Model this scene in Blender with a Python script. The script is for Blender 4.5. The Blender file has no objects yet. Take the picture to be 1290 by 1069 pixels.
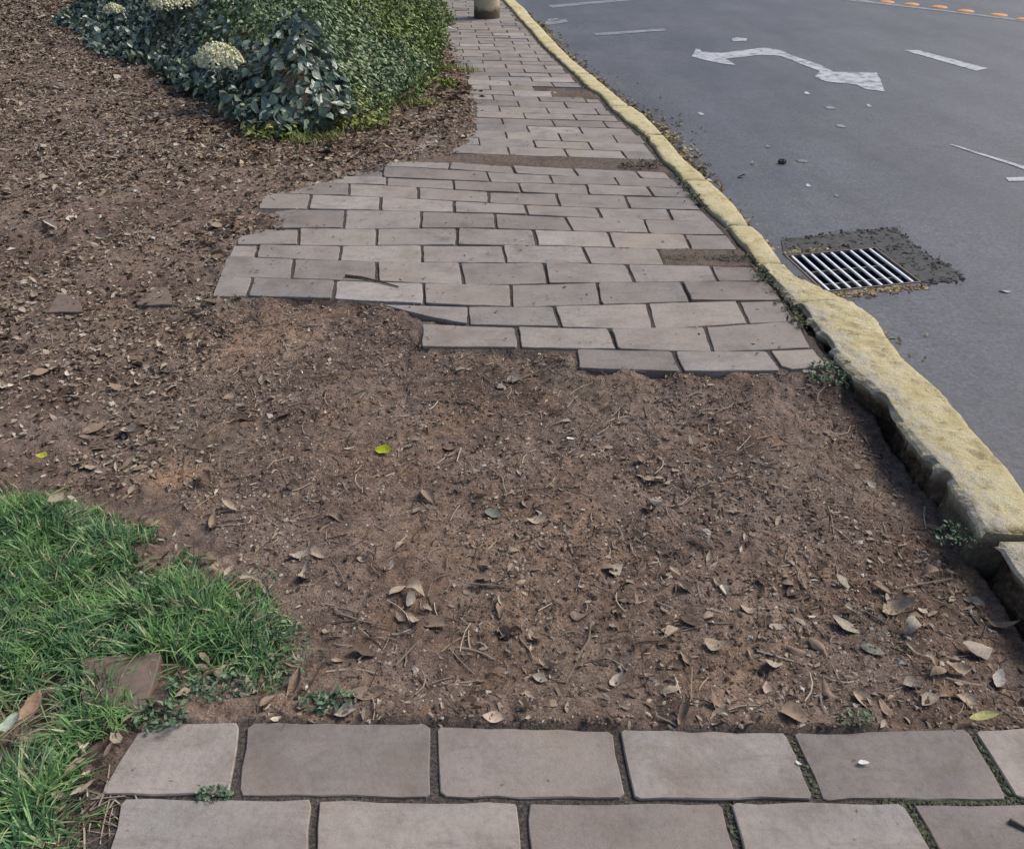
import bpy, math, random
import numpy as np
from mathutils import Vector
from mathutils.geometry import tessellate_polygon

R = math.radians
rng = np.random.default_rng(7)
random.seed(7)
sc = bpy.context.scene
C = sc.collection

# ------------------------------------------------------------------ camera
CAM_H, FPX, PITCH = 1.57, 1000.0, 34.4
cam = bpy.data.cameras.new('camera')
cam.sensor_width = 36.0
cam.sensor_fit = 'HORIZONTAL'
cam.lens = 36.0 * FPX / 1290.0
cam.clip_start = 0.05
cam.clip_end = 2000
co = bpy.data.objects.new('camera', cam)
co.location = (0, 0, CAM_H)
co.rotation_euler = (R(90 - PITCH), 0, 0)
C.objects.link(co)
sc.camera = co

# ------------------------------------------------------------------ light
SUN_EL, SUN_AZ = 48.0, 66.0          # azimuth clockwise from +Y (straight ahead)
w = bpy.data.worlds.new('World')
sc.world = w
w.use_nodes = True
wn = w.node_tree
sky = wn.nodes.new('ShaderNodeTexSky')
sky.sky_type = 'NISHITA'
sky.sun_disc = False
sky.sun_elevation = R(SUN_EL)
sky.sun_rotation = R(SUN_AZ)
sky.air_density = 1.0
sky.dust_density = 3.0
sky.ozone_density = 1.0
bg = wn.nodes['Background']
bg.inputs['Strength'].default_value = 0.1
wn.links.new(sky.outputs[0], bg.inputs['Color'])
sl = bpy.data.lights.new('sun', 'SUN')
sl.energy = 2.1
sl.angle = R(26)
sl.color = (1.0, 0.95, 0.87)
so = bpy.data.objects.new('sun', sl)
C.objects.link(so)
sd = Vector((math.sin(R(SUN_AZ)) * math.cos(R(SUN_EL)), math.cos(R(SUN_AZ)) * math.cos(R(SUN_EL)), math.sin(R(SUN_EL))))
so.rotation_euler = sd.to_track_quat('Z', 'Y').to_euler()
so.location = (0, 0, 20)
vs = sc.view_settings
vs.view_transform = 'Standard'
vs.look = 'None'
vs.exposure = 0.44
vs.gamma = 1.0
vs.use_curve_mapping = False

# ------------------------------------------------------------------ helpers
CT, ST = math.cos(R(PITCH)), math.sin(R(PITCH))


def G(px, py, z=0.0):
    """where a sight line of the photograph meets the level z"""
    x = (px - 645.0) / FPX
    y = -(py - 534.5) / FPX
    dx, dy, dz = x, CT + y * ST, -ST + y * CT
    t = (z - CAM_H) / dz
    return np.array((dx * t, dy * t, z))


def GP(pts, z=0.0):
    return np.array([G(a, b, z) for a, b in pts])


def _hash(ix, iy, s):
    n = (ix * 374761393 + iy * 668265263 + s * 2147483647) & 0xffffffff
    n = ((n ^ (n >> 13)) * 1274126177) & 0xffffffff
    return ((n ^ (n >> 16)) & 0xffff) / 65535.0


def vnoise(x, y, s=0):
    x = np.asarray(x, float); y = np.asarray(y, float)
    ix = np.floor(x).astype(np.int64); iy = np.floor(y).astype(np.int64)
    fx = x - ix; fy = y - iy
    fx = fx * fx * (3 - 2 * fx); fy = fy * fy * (3 - 2 * fy)
    a = _hash(ix, iy, s); b = _hash(ix + 1, iy, s); c = _hash(ix, iy + 1, s); d = _hash(ix + 1, iy + 1, s)
    return (a * (1 - fx) + b * fx) * (1 - fy) + (c * (1 - fx) + d * fx) * fy - 0.5


def fbm(x, y, f, o=4, s=0, g=0.5):
    t = 0; a = 1.0
    for k in range(o):
        t = t + a * vnoise(np.asarray(x) * f, np.asarray(y) * f, s + k * 17)
        f *= 2.03; a *= g
    return t


def sstep(a, b, x):
    t = np.clip((x - a) / (b - a), 0, 1)
    return t * t * (3 - 2 * t)


def seg_dist(x, y, poly, closed=True):
    p = np.asarray(poly)[:, :2]
    q = np.roll(p, -1, 0) if closed else p[1:]
    p = p if closed else p[:-1]
    d = np.full(np.shape(x), 1e9)
    for (ax, ay), (bx, by) in zip(p, q):
        vx, vy = bx - ax, by - ay
        t = np.clip(((x - ax) * vx + (y - ay) * vy) / max(vx * vx + vy * vy, 1e-12), 0, 1)
        d = np.minimum(d, (x - ax - t * vx) ** 2 + (y - ay - t * vy) ** 2)
    return np.sqrt(d)


def inside(x, y, poly):
    p = np.asarray(poly)[:, :2]
    r = np.zeros(np.shape(x), bool)
    for (ax, ay), (bx, by) in zip(p, np.roll(p, -1, 0)):
        if ay == by:
            continue
        c = ((ay > y) != (by > y)) & (x < (bx - ax) * (y - ay) / (by - ay) + ax)
        r ^= c
    return r


def sdist(x, y, poly):
    d = seg_dist(x, y, poly)
    return np.where(inside(x, y, poly), -d, d)


def mesh_np(name, V, F, smooth=False):
    """V (n,3), F (m,3) or (m,4) or list of those"""
    me = bpy.data.meshes.new(name)
    if not isinstance(F, list):
        F = [F]
    F = [np.asarray(f, np.int32) for f in F if len(f)]
    loops = np.concatenate([f.ravel() for f in F])
    sizes = np.concatenate([np.full(len(f), f.shape[1], np.int32) for f in F])
    starts = np.concatenate(([0], np.cumsum(sizes)[:-1])).astype(np.int32)
    me.vertices.add(len(V))
    me.vertices.foreach_set('co', np.asarray(V, np.float32).ravel())
    me.loops.add(len(loops))
    me.loops.foreach_set('vertex_index', loops)
    me.polygons.add(len(sizes))
    me.polygons.foreach_set('loop_start', starts)
    try:
        me.polygons.foreach_set('loop_total', sizes)
    except Exception:
        pass
    me.polygons.foreach_set('use_smooth', np.full(len(sizes), smooth))
    me.update(calc_edges=True)
    me.validate()
    return me


def link(name, me, mat=None, parent=None, loc=(0, 0, 0), rz=0.0):
    if mat and me and not me.materials:
        me.materials.append(mat)
    o = bpy.data.objects.new(name, me)
    C.objects.link(o)
    o.location = loc
    o.rotation_euler = (0, 0, rz)
    o.parent = parent
    return o


def tag(o, label=None, cat=None, group=None, kind=None):
    for k, v in (('label', label), ('category', cat), ('group', group), ('kind', kind)):
        if v:
            o[k] = v
    return o


class MB:
    """collects simple shapes into one mesh"""
    def __init__(s):
        s.v = []; s.f = []

    def add(s, V, F):
        n = len(s.v)
        s.v += [tuple(map(float, p)) for p in V]
        s.f += [tuple(int(i) + n for i in f) for f in F]
        return s

    def tube(s, pts, rad, n=6, cap=True):
        P = [np.asarray(p, float) for p in pts]
        rad = rad if hasattr(rad, '__len__') else [rad] * len(P)
        V = []
        for i, p in enumerate(P):
            t = P[min(i + 1, len(P) - 1)] - P[max(i - 1, 0)]
            t = t / (np.linalg.norm(t) + 1e-9)
            a = np.cross(t, (0, 0, 1) if abs(t[2]) < .9 else (1, 0, 0)); a /= np.linalg.norm(a)
            b = np.cross(t, a)
            for k in range(n):
                th = 2 * math.pi * k / n
                V.append(p + rad[i] * (a * math.cos(th) + b * math.sin(th)))
        F = []
        for i in range(len(P) - 1):
            for k in range(n):
                F.append((i * n + k, i * n + (k + 1) % n, (i + 1) * n + (k + 1) % n, (i + 1) * n + k))
        if cap:
            F.append(tuple(range(n - 1, -1, -1))); F.append(tuple((len(P) - 1) * n + k for k in range(n)))
        return s.add(V, F)

    def prism(s, base, top):
        n = len(base)
        V = list(base) + list(top)
        F = [tuple(range(n - 1, -1, -1)), tuple(range(n, 2 * n))]
        F += [(i, (i + 1) % n, n + (i + 1) % n, n + i) for i in range(n)]
        return s.add(V, F)

    def mesh(s, name, smooth=False):
        me = bpy.data.meshes.new(name)
        me.from_pydata(s.v, [], s.f)
        if smooth:
            for p in me.polygons:
                p.use_smooth = True
        me.update()
        return me


# ------------------------------------------------------------------ materials
class NT:
    def __init__(s, name):
        s.m = bpy.data.materials.new(name)
        s.m.use_nodes = True
        s.t = s.m.node_tree
        s.b = s.t.nodes['Principled BSDF']
        s.b.inputs['Specular IOR Level'].default_value = 0.3

    def n(s, typ, **kw):
        nd = s.t.nodes.new(typ)
        for k, v in kw.items():
            setattr(nd, k, v)
        return nd

    def l(s, a, b):
        s.t.links.new(a, b)

    def pos(s):
        return s.n('ShaderNodeNewGeometry').outputs['Position']

    def noise(s, scale, detail=5, rough=.6, vec=None, dist=0.0, stretch=None):
        nd = s.n('ShaderNodeTexNoise')
        nd.inputs['Scale'].default_value = scale
        nd.inputs['Detail'].default_value = detail
        nd.inputs['Roughness'].default_value = rough
        nd.inputs['Distortion'].default_value = dist
        v = vec or s.pos()
        if stretch:
            mp = s.n('ShaderNodeMapping')
            mp.inputs['Scale'].default_value = stretch
            s.l(v, mp.inputs['Vector']); v = mp.outputs[0]
        s.l(v, nd.inputs['Vector'])
        return nd.outputs['Fac']

    def ramp(s, fac, stops, interp='LINEAR'):
        nd = s.n('ShaderNodeValToRGB')
        cr = nd.color_ramp
        cr.interpolation = interp
        while len(cr.elements) < len(stops):
            cr.elements.new(0.5)
        for e, (p, c) in zip(cr.elements, stops):
            e.position = p
            e.color = (c[0], c[1], c[2], 1) if hasattr(c, '__len__') else (c, c, c, 1)
        s.l(fac, nd.inputs['Fac'])
        return nd.outputs['Color']

    def mix(s, fac, a, b, mode='MIX'):
        nd = s.n('ShaderNodeMix', data_type='RGBA', blend_type=mode)
        for sock, v in ((nd.inputs[0], fac), (nd.inputs[6], a), (nd.inputs[7], b)):
            if hasattr(v, 'is_linked'):
                s.l(v, sock)
            elif hasattr(v, '__len__'):
                sock.default_value = (v[0], v[1], v[2], 1)
            else:
                sock.default_value = v
        return nd.outputs[2]

    def math(s, op, a, b=0.0):
        nd = s.n('ShaderNodeMath', operation=op)
        for sock, v in ((nd.inputs[0], a), (nd.inputs[1], b)):
            if hasattr(v, 'is_linked'):
                s.l(v, sock)
            else:
                sock.default_value = v
        return nd.outputs[0]

    def bump(s, h, strength=.4, dist=.01, prev=None):
        nd = s.n('ShaderNodeBump')
        nd.inputs['Strength'].default_value = strength
        nd.inputs['Distance'].default_value = dist
        s.l(h, nd.inputs['Height'])
        if prev:
            s.l(prev, nd.inputs['Normal'])
        return nd.outputs[0]

    def done(s, col=None, rough=.9, normal=None, spec=None):
        if col is not None:
            if hasattr(col, 'is_linked'):
                s.l(col, s.b.inputs['Base Color'])
            else:
                s.b.inputs['Base Color'].default_value = (*col, 1)
        if hasattr(rough, 'is_linked'):
            s.l(rough, s.b.inputs['Roughness'])
        else:
            s.b.inputs['Roughness'].default_value = rough
        if normal is not None:
            s.l(normal, s.b.inputs['Normal'])
        if spec is not None:
            s.b.inputs['Specular IOR Level'].default_value = spec
        return s.m


def m_soil():
    t = NT('bare_soil')
    n1 = t.noise(2.2, 6, .62)
    n2 = t.noise(28, 6, .65)
    n3 = t.noise(170, 3, .6)
    n6 = t.noise(5.5, 6, .7, dist=.8)
    n7 = t.noise(1.1, 4, .6)
    c1 = t.ramp(n1, [(.30, (.118, .080, .062)), (.44, (.185, .134, .109)), (.56, (.25, .188, .156)), (.70, (.275, .198, .148))])
    c1 = t.mix(t.ramp(n6, [(.50, 0), (.66, .75)]), c1, (.30, .198, .135))
    c1 = t.mix(t.ramp(n7, [(.52, 0), (.66, .55)]), c1, (.175, .142, .105))
    clay = t.n('ShaderNodeAttribute', attribute_name='clay').outputs['Fac']
    c1 = t.mix(t.math('MULTIPLY', clay, t.ramp(t.noise(22, 5, .7), [(.35, .2), (.6, 1)])), c1, (.48, .30, .185))
    c2 = t.ramp(n2, [(.3, .50), (.5, .98), (.72, 1.35)])
    c = t.mix(1.0, c1, c2, 'MULTIPLY')
    c3 = t.ramp(n3, [(.3, .6), (.55, 1.0), (.75, 1.6)])
    c = t.mix(.8, c, c3, 'MULTIPLY')
    sand = t.n('ShaderNodeAttribute', attribute_name='sand').outputs['Fac']
    c = t.mix(sand, c, t.ramp(n3, [(.3, (.055, .048, .043)), (.6, (.125, .108, .097)), (.75, (.21, .187, .17))]))
    n8 = t.noise(75, 5, .7, stretch=(1, 2.4, 1))
    c = t.mix(.85, c, t.ramp(n8, [(.32, .52), (.48, .95), (.62, 1.15), (.74, 1.7)]), 'MULTIPLY')
    b = t.bump(n2, .8, .02)
    b = t.bump(n8, .8, .008, b)
    b = t.bump(n3, .9, .006, b)
    return t.done(c, .95, b, .15)


def m_paver():
    t = NT('paver_concrete')
    oi = t.n('ShaderNodeObjectInfo').outputs['Random']
    base = t.ramp(oi, [(0, (.185, .160, .147)), (.25, (.222, .204, .192)), (.5, (.258, .228, .208)), (.75, (.262, .246, .236)), (.9, (.305, .268, .240)), (1, (.37, .345, .325))])
    n1 = t.noise(7, 5, .6)
    n2 = t.noise(60, 5, .65)
    n4 = t.noise(16, 6, .7, stretch=(.35, 1.7, 1))
    n3 = t.noise(420, 2, .5)
    c = t.mix(1.0, base, t.ramp(n1, [(.3, (.72, .70, .68)), (.5, (1, 1, 1)), (.7, (1.15, 1.13, 1.11))]), 'MULTIPLY')
    c = t.mix(.8, c, t.ramp(n2, [(.25, .72), (.5, 1.0), (.75, 1.14)]), 'MULTIPLY')
    c = t.mix(t.math('MULTIPLY', t.ramp(n4, [(.53, 0), (.68, 1)]), .5), c, (.16, .120, .092))
    n9 = t.noise(1.4, 4, .6)
    c = t.mix(t.ramp(n9, [(.42, 0), (.62, .5)]), c, (.30, .245, .20))
    n10 = t.noise(3.2, 6, .75, dist=.7)
    c = t.mix(t.ramp(n10, [(.52, 0), (.68, .55)]), c, (.175, .135, .108))
    vo = t.n('ShaderNodeTexVoronoi', feature='DISTANCE_TO_EDGE')
    vo.inputs['Scale'].default_value = 2.3
    wv = t.n('ShaderNodeVectorMath', operation='ADD')
    nv = t.n('ShaderNodeTexNoise'); nv.inputs['Scale'].default_value = 6
    t.l(t.pos(), wv.inputs[0]); t.l(nv.outputs['Color'], wv.inputs[1]); t.l(wv.outputs[0], vo.inputs['Vector'])
    crk = t.ramp(vo.outputs['Distance'], [(0, .8), (.006, 0)])
    gate = t.ramp(t.noise(1.9, 3, .5), [(.56, 0), (.60, 1)])
    c = t.mix(t.math('MULTIPLY', crk, gate), c, (.06, .05, .043))
    spk = t.ramp(t.noise(33, 3, .5), [(.70, 0), (.74, .8)])
    c = t.mix(spk, c, (.085, .07, .06))
    c = t.mix(.6, c, t.ramp(n3, [(.3, .78), (.5, 1.0), (.7, 1.15)]), 'MULTIPLY')
    b = t.bump(n2, .25, .006)
    b = t.bump(n3, .35, .0015, b)
    return t.done(c, .78, b, .3)


def m_road():
    t = NT('road_asphalt')
    n1 = t.noise(.7, 6, .6, dist=.6)
    n2 = t.noise(9, 6, .7)
    n3 = t.noise(260, 3, .7)
    n5 = t.noise(1.3, 5, .65, stretch=(1.6, .35, 1))
    c = t.ramp(n1, [(.3, (.048, .052, .068)), (.5, (.068, .073, .092)), (.7, (.090, .096, .116))])
    c = t.mix(.7, c, t.ramp(n2, [(.28, .75), (.5, 1), (.74, 1.2)]), 'MULTIPLY')
    c = t.mix(.7, c, t.ramp(n5, [(.35, .76), (.5, 1), (.68, 1.2)]), 'MULTIPLY')
    c = t.mix(.9, c, t.ramp(n3, [(.36, .6), (.5, .95), (.6, 1.35), (.68, 1.9)]), 'MULTIPLY')
    n4 = t.noise(48, 5, .8)
    c = t.mix(1.0, c, t.ramp(n4, [(.38, .62), (.47, .93), (.53, 1.06), (.62, 1.42)]), 'MULTIPLY')
    n6 = t.noise(2.6, 6, .72, dist=1.2)
    c = t.mix(t.ramp(n6, [(.56, 0), (.66, .5)]), c, (.115, .11, .108))
    c = t.mix(t.ramp(n6, [(.30, .45), (.38, 0)]), c, (.042, .043, .05))
    b = t.bump(n3, .55, .004)
    b = t.bump(n4, .4, .006, b)
    b = t.bump(n2, .15, .01, b)
    return t.done(c, t.ramp(n1, [(.3, .5), (.7, .66)]), b, .5)


def m_paint(name, col, wear=.5, under=(.12, .12, .13)):
    t = NT(name)
    n1 = t.noise(9, 6, .7)
    n2 = t.noise(75, 5, .75)
    k = t.math('ADD', t.math('MULTIPLY', n1, .6), t.math('MULTIPLY', n2, .4))
    f = t.ramp(k, [(wear - .06, 1), (wear + .05, 0)])
    c = t.mix(f, col, under)
    c = t.mix(.5, c, t.ramp(n2, [(.3, .8), (.6, 1.1)]), 'MULTIPLY')
    return t.done(c, .6, t.bump(n2, .3, .003), .35)


def m_kerb():
    t = NT('kerb_worn_yellow_paint')
    at = t.n('ShaderNodeAttribute', attribute_name='wear').outputs['Fac']
    n1 = t.noise(6.5, 6, .7, dist=.4)
    n2 = t.noise(42, 6, .72)
    n3 = t.noise(240, 3, .6)
    yel = t.ramp(n1, [(.3, (.50, .41, .20)), (.5, (.63, .545, .32)), (.7, (.71, .64, .44))])
    con = t.ramp(n2, [(.3, (.30, .265, .21)), (.5, (.50, .455, .375)), (.72, (.62, .575, .49))])
    k = t.math('ADD', t.math('ADD', t.math('MULTIPLY', n1, .35), t.math('MULTIPLY', n2, .5)), t.math('MULTIPLY', at, .26))
    f = t.ramp(k, [(.53, 0), (.62, .85)])
    c = t.mix(f, yel, con)
    dirt = t.ramp(t.noise(14, 6, .75), [(.56, 0), (.68, .65)])
    c = t.mix(dirt, c, (.17, .13, .085))
    mud_shade = t.n('ShaderNodeAttribute', attribute_name='mud_shade').outputs['Fac']
    c = t.mix(mud_shade, c, t.ramp(n2, [(.3, (.05, .033, .022)), (.5, (.13, .088, .057)), (.68, (.30, .215, .135))]))  # soil-brown broken face, with its shade darkened into the colour too
    c = t.mix(.8, c, t.ramp(n3, [(.3, .68), (.5, 1), (.72, 1.2)]), 'MULTIPLY')
    b = t.bump(n2, 1.0, .016)
    b = t.bump(n3, .8, .005, b)
    return t.done(c, .92, b, .2)


def m_island(name, stops, rough=.95, spec=.06, obj=False, noise_amt=.35, trans=0.0, patch=None):
    t = NT(name)
    if obj:
        r = t.n('ShaderNodeObjectInfo').outputs['Random']
    else:
        r = t.n('ShaderNodeNewGeometry').outputs['Random Per Island']
    c = t.ramp(r, stops)
    n = t.noise(90, 4, .6)
    c = t.mix(noise_amt, c, t.ramp(n, [(.3, .55), (.5, 1), (.7, 1.35)]), 'MULTIPLY')
    if patch:
        c = t.mix(t.ramp(t.noise(7, 4, .6), [(.45, 0), (.62, .75)]), c, t.mix(.5, c, patch[0]))
        c = t.mix(t.ramp(t.noise(10, 4, .6, dist=.5), [(.55, 0), (.68, .7)]), c, t.mix(.65, c, patch[1]))
    return t.done(c, rough, None, spec)


def m_plain(name, col, rough=.8, n_scale=60, amt=.5, bump=.3, spec=.3, metal=0):
    t = NT(name)
    n = t.noise(n_scale, 5, .65)
    c = t.mix(amt, col, t.ramp(n, [(.3, .55), (.5, 1), (.7, 1.35)]), 'MULTIPLY')
    t.b.inputs['Metallic'].default_value = metal
    return t.done(c, rough, t.bump(n, bump, .004), spec)


DRY = [(0, (.10, .072, .056)), (.3, (.175, .13, .105)), (.55, (.26, .205, .165)), (.8, (.36, .30, .245)), (1, (.50, .44, .38))]
DRYFINE = [(0, (.035, .024, .018)), (.22, (.115, .082, .060)), (.5, (.24, .187, .140)), (.76, (.29, .23, .175)), (.93, (.39, .32, .25)), (1, (.54, .47, .385))]
M = dict(
    soil=m_soil(), paver=m_paver(), road=m_road(), kerb=m_kerb(),
    white=m_paint('worn_white_paint', (.44, .45, .49), .475, (.13, .135, .15)),
    faint=m_paint('faded_white_paint', (.25, .26, .29), .5),
    litter=m_island('leaf_litter', DRYFINE),
    crumbs=m_island('soil_crumbs', [(0, (.045, .032, .025)), (.45, (.19, .142, .115)), (.88, (.31, .25, .205)), (.96, (.40, .36, .32)), (1, (.56, .52, .48))]),
    twig=m_island('dry_twigs', [(0, (.07, .05, .038)), (.5, (.17, .13, .10)), (.8, (.30, .25, .20)), (1, (.44, .38, .31))]),
    drift=m_island('brown_leaf_drift', [(0, (.085, .056, .040)), (.4, (.175, .115, .080)), (.7, (.27, .19, .13)), (.92, (.38, .295, .20)), (1, (.52, .45, .34))]),
    gutter=m_island('gutter_litter', [(0, (.10, .07, .05)), (.4, (.19, .135, .088)), (.65, (.29, .22, .13)), (.85, (.40, .34, .19)), (1, (.48, .46, .34))]),
    dry=m_island('dry_leaf', DRY, obj=True),
    grass=m_island('grass_blades', [(0, (.035, .085, .045)), (.3, (.068, .155, .070)), (.6, (.115, .235, .095)), (.82, (.19, .335, .13)), (.9, (.32, .44, .22)), (.94, (.40, .37, .23)), (1, (.48, .43, .30))], .6, .25, patch=((.20, .36, .09), (.28, .24, .15))),
    weed=m_island('weed_leaves', [(0, (.045, .080, .048)), (.4, (.085, .14, .080)), (.75, (.14, .20, .12)), (1, (.24, .28, .18))], .6, .3),
    fringe=m_island('grassy_fringe', [(0, (.08, .10, .03)), (.4, (.17, .21, .06)), (.75, (.29, .33, .10)), (1, (.42, .38, .22))]),
    moss=m_island('mossy_weeds', [(0, (.045, .050, .030)), (.5, (.085, .092, .055)), (1, (.15, .155, .10))], .8, .2),
    dark_leaf=m_island('dark_glossy_leaves', [(0, (.032, .056, .046)), (.35, (.070, .112, .088)), (.7, (.118, .170, .135)), (.9, (.20, .255, .19)), (1, (.36, .40, .21))], .34, .6),
    mid_leaf=m_island('small_green_leaves', [(0, (.040, .068, .036)), (.35, (.095, .165, .075)), (.7, (.17, .26, .115)), (.92, (.28, .37, .18)), (1, (.46, .50, .28))], .45, .45),
    lime_leaf=m_island('yellow_green_leaves', [(0, (.045, .075, .022)), (.4, (.095, .15, .034)), (.75, (.17, .23, .052)), (1, (.30, .36, .10))], .5, .4),
    floret=m_island('pale_florets', [(0, (.56, .56, .34)), (.4, (.74, .73, .50)), (.8, (.82, .81, .60)), (1, (.88, .87, .70))], .8, .2),
    stem=m_plain('brown_stem', (.10, .075, .05), .85),
    post=None,
    steel=m_plain('worn_bar_steel', (.66, .70, .80), .5, 40, .3, .15, .5, .2),
    pit=m_plain('dark_gully', (.008, .009, .016), .8),
    frame=m_plain('rusty_frame_steel', (.16, .135, .11), .7, 30, .6, .3, .3, .3),
    collar=m_plain('broken_concrete_collar', (.080, .080, .080), .9, 25, .7, .9, .2),
    brick=m_plain('half_buried_clay', (.165, .125, .104), .9, 30, .6, .5, .2),
    asphalt_lump=m_plain('crumbled_asphalt', (.075, .072, .070), .95, 60, .6, .8, .2),
    orange=m_plain('orange_stud_plastic', (.66, .30, .10), .7, 30, .5, .1, .4),
    paper=m_plain('white_scrap', (.66, .66, .64), .8, 50, .25, .1, .2),
    stone=m_plain('pale_stone', (.36, .31, .27), .9, 50, .5, .4, .2),
)


def m_post():
    t = NT('beige_concrete_post')
    tc = t.n('ShaderNodeTexCoord').outputs['Object']
    sp = t.n('ShaderNodeSeparateXYZ'); t.l(tc, sp.inputs[0])
    n = t.noise(6, 6, .65)
    n2 = t.noise(50, 4, .6)
    c = t.ramp(n, [(.3, (.44, .36, .25)), (.6, (.56, .47, .345))])
    h = t.math('ADD', sp.outputs['Z'], t.math('MULTIPLY', t.math('SUBTRACT', n, .5), .22))
    st = t.ramp(h, [(.09, .92), (.15, 0)])
    c = t.mix(st, c, (.085, .066, .04))
    return t.done(c, .9, t.bump(n2, .3, .006), .2)


M['post'] = m_post()

# ------------------------------------------------------------------ layout, traced
ZK, ZR = 0.012, -0.10
kerb_l_px = [(636, 1), (646, 12), (654, 22), (664, 32), (684, 56), (709, 79), (725, 93), (739, 108), (757, 119), (769, 134), (788, 150), (814, 169), (826, 187), (836, 201), (849, 212), (862, 227), (890, 260), (918, 284), (940, 312), (957, 333), (985, 365), (1005, 390), (1025, 417), (1047, 445), (1077, 477), (1100, 495), (1123, 527), (1150, 560), (1180, 594), (1212, 632), (1232, 672)]
kerb_r_px = [(650, 1), (663, 12), (670, 22), (680, 32), (708, 62), (722, 76), (743, 92), (765, 110), (786, 128), (812, 144), (832, 165), (848, 183), (862, 200), (887, 221), (927, 257), (942, 280), (962, 296), (985, 328), (1003, 347), (1047, 367), (1077, 380), (1107, 403), (1121, 428), (1143, 456), (1195, 500), (1231, 547), (1277, 597), (1300, 632)]
KL = GP(kerb_l_px, ZK); KR = GP(kerb_r_px, ZK)


def _ext(P):
    P = P[np.argsort(P[:, 1])]
    y, x = P[:, 1], P[:, 0]
    s0 = (x[4] - x[0]) / (y[4] - y[0]); s1 = (x[-1] - x[-9]) / (y[-1] - y[-9])
    yy = np.concatenate(([y[0] - 6], y, [y[-1] + 400])); xx = np.concatenate(([x[0] - 6 * s0], x, [x[-1] + 400 * s1]))
    return yy, xx


_kly, _klx = _ext(KL)
_kry, _krx = _ext(KR)


def kl(y): return np.interp(y, _kly, _klx)
def kr(y): return np.interp(y, _kry, _krx)


# outline of the laid pavement that shows, and of the near rows
main_px = [(548, 0), (556, 25), (560, 55), (574, 85), (592, 110), (600, 150), (590, 190), (495, 204), (436, 226), (348, 247), (322, 262), (372, 284), (303, 295), (267, 373), (420, 376), (482, 384), (586, 408), (529, 409), (529, 437), (724, 443), (727, 465), (1046, 464)]
MAIN = [tuple(G(a, b)[:2]) for a, b in main_px]
for yy in np.linspace(MAIN[-1][1], 14.2, 24):
    MAIN.append((float(kl(yy)) - .01, yy))
MAIN = np.array(MAIN)
NEAR = GP([(120, 1000), (190, 908), (310, 907), (545, 910), (775, 917), (995, 920), (1215, 917), (1300, 912), (1420, 912), (1560, 1180), (20, 1180)])[:, :2]
GRASS = GP([(-160, 590), (0, 600), (60, 612), (130, 632), (215, 650), (258, 690), (315, 715), (365, 765), (382, 820), (340, 865), (258, 852), (205, 905), (170, 935), (135, 960), (130, 1000), (150, 1020), (110, 1080), (60, 1180), (-160, 1180)])[:, :2]
Y295 = G(300, 295)[1]
YHOLE = G(600, 470)[1]
STRIP = GP([(585, 193), (690, 197), (822, 200), (838, 216), (719, 212), (642, 209), (570, 205), (500, 204)])[:, :2]
PATCH = GP([(836, 315), (945, 315), (955, 334), (842, 333)])[:, :2]
PATCH2 = GP([(692, 112), (757, 115), (766, 127), (700, 124)])[:, :2]


def soil_z(x, y):
    x = np.asarray(x, float); y = np.asarray(y, float)
    n_big = fbm(x, y, 1.7, 3, 3)
    n_mid = fbm(x, y, 9, 4, 11)
    n_fine = fbm(x, y, 70, 3, 23)
    d = sdist(x, y, MAIN)
    dn = sdist(x, y, NEAR)
    # open soil
    hole = -.046 + .014 * n_big
    k = kl(y) - x
    trench = sstep(.42, .04, k) * sstep(YHOLE + .15, YHOLE - .5, y)
    hole = hole - .065 * trench
    hole = np.where(dn > 0, hole + (.044 + .014 * n_mid) * sstep(.20, .0, dn), hole)
    hole = np.where(d > 0, hole + (.022 + .02 * n_mid) * sstep(.22, .0, d), hole)
    bank = .012 + .02 * n_big + .07 * sstep(1.2, 4.2, -x - .1 * y)
    f = sstep(Y295 - .15, Y295 + .25, y + .25 * n_mid)
    left = sstep(-1.1, -1.9, x)
    out = hole * (1 - f) + bank * f
    out = out + (1 - f) * left * .03
    z = out + .017 * n_mid + .010 * n_fine
    # laid areas: bed a little below the paving
    bed = np.minimum(-.0065 + .004 * n_mid + .0035 * n_fine, -.0078)
    rag = d + f * (.10 * n_mid + .05 * fbm(x, y, 30, 2, 77))
    z = np.where(rag < .0, bed, z)
    lip = (rag >= 0) & (rag < .05) & (f > .5)
    z = np.where(lip, bed + (z - bed) * sstep(0, .05, rag), z)
    z = np.where(dn < 0, bed, z)
    for P in (STRIP, PATCH, PATCH2):
        ds = sdist(x, y, P)
        z = np.where(ds < .02, -.001 + .006 * n_mid + .005 * n_fine, z)
    # under kerb and road
    mid = .5 * (kl(y) + kr(y))
    z = np.where(k < .02, np.minimum(z, -.012), z)
    z = np.where(k < -.03, -.10 + np.minimum(z + .02, 0), z)
    z = np.where(x > mid, -.36, z)
    return z


# ------------------------------------------------------------------ ground
def grade(a, b, lo, hi, s0, grow):
    """fine between a and b, coarser outside"""
    v = list(np.arange(a, b, s0))
    s, p = s0, b
    while p < hi:
        v.append(p); s *= grow; p += s
    v.append(hi)
    s, p = s0, a
    pre = []
    while p > lo:
        s *= grow; p -= s
        pre.append(max(p, lo))
    return np.array(sorted(set(pre + v)))


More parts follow.
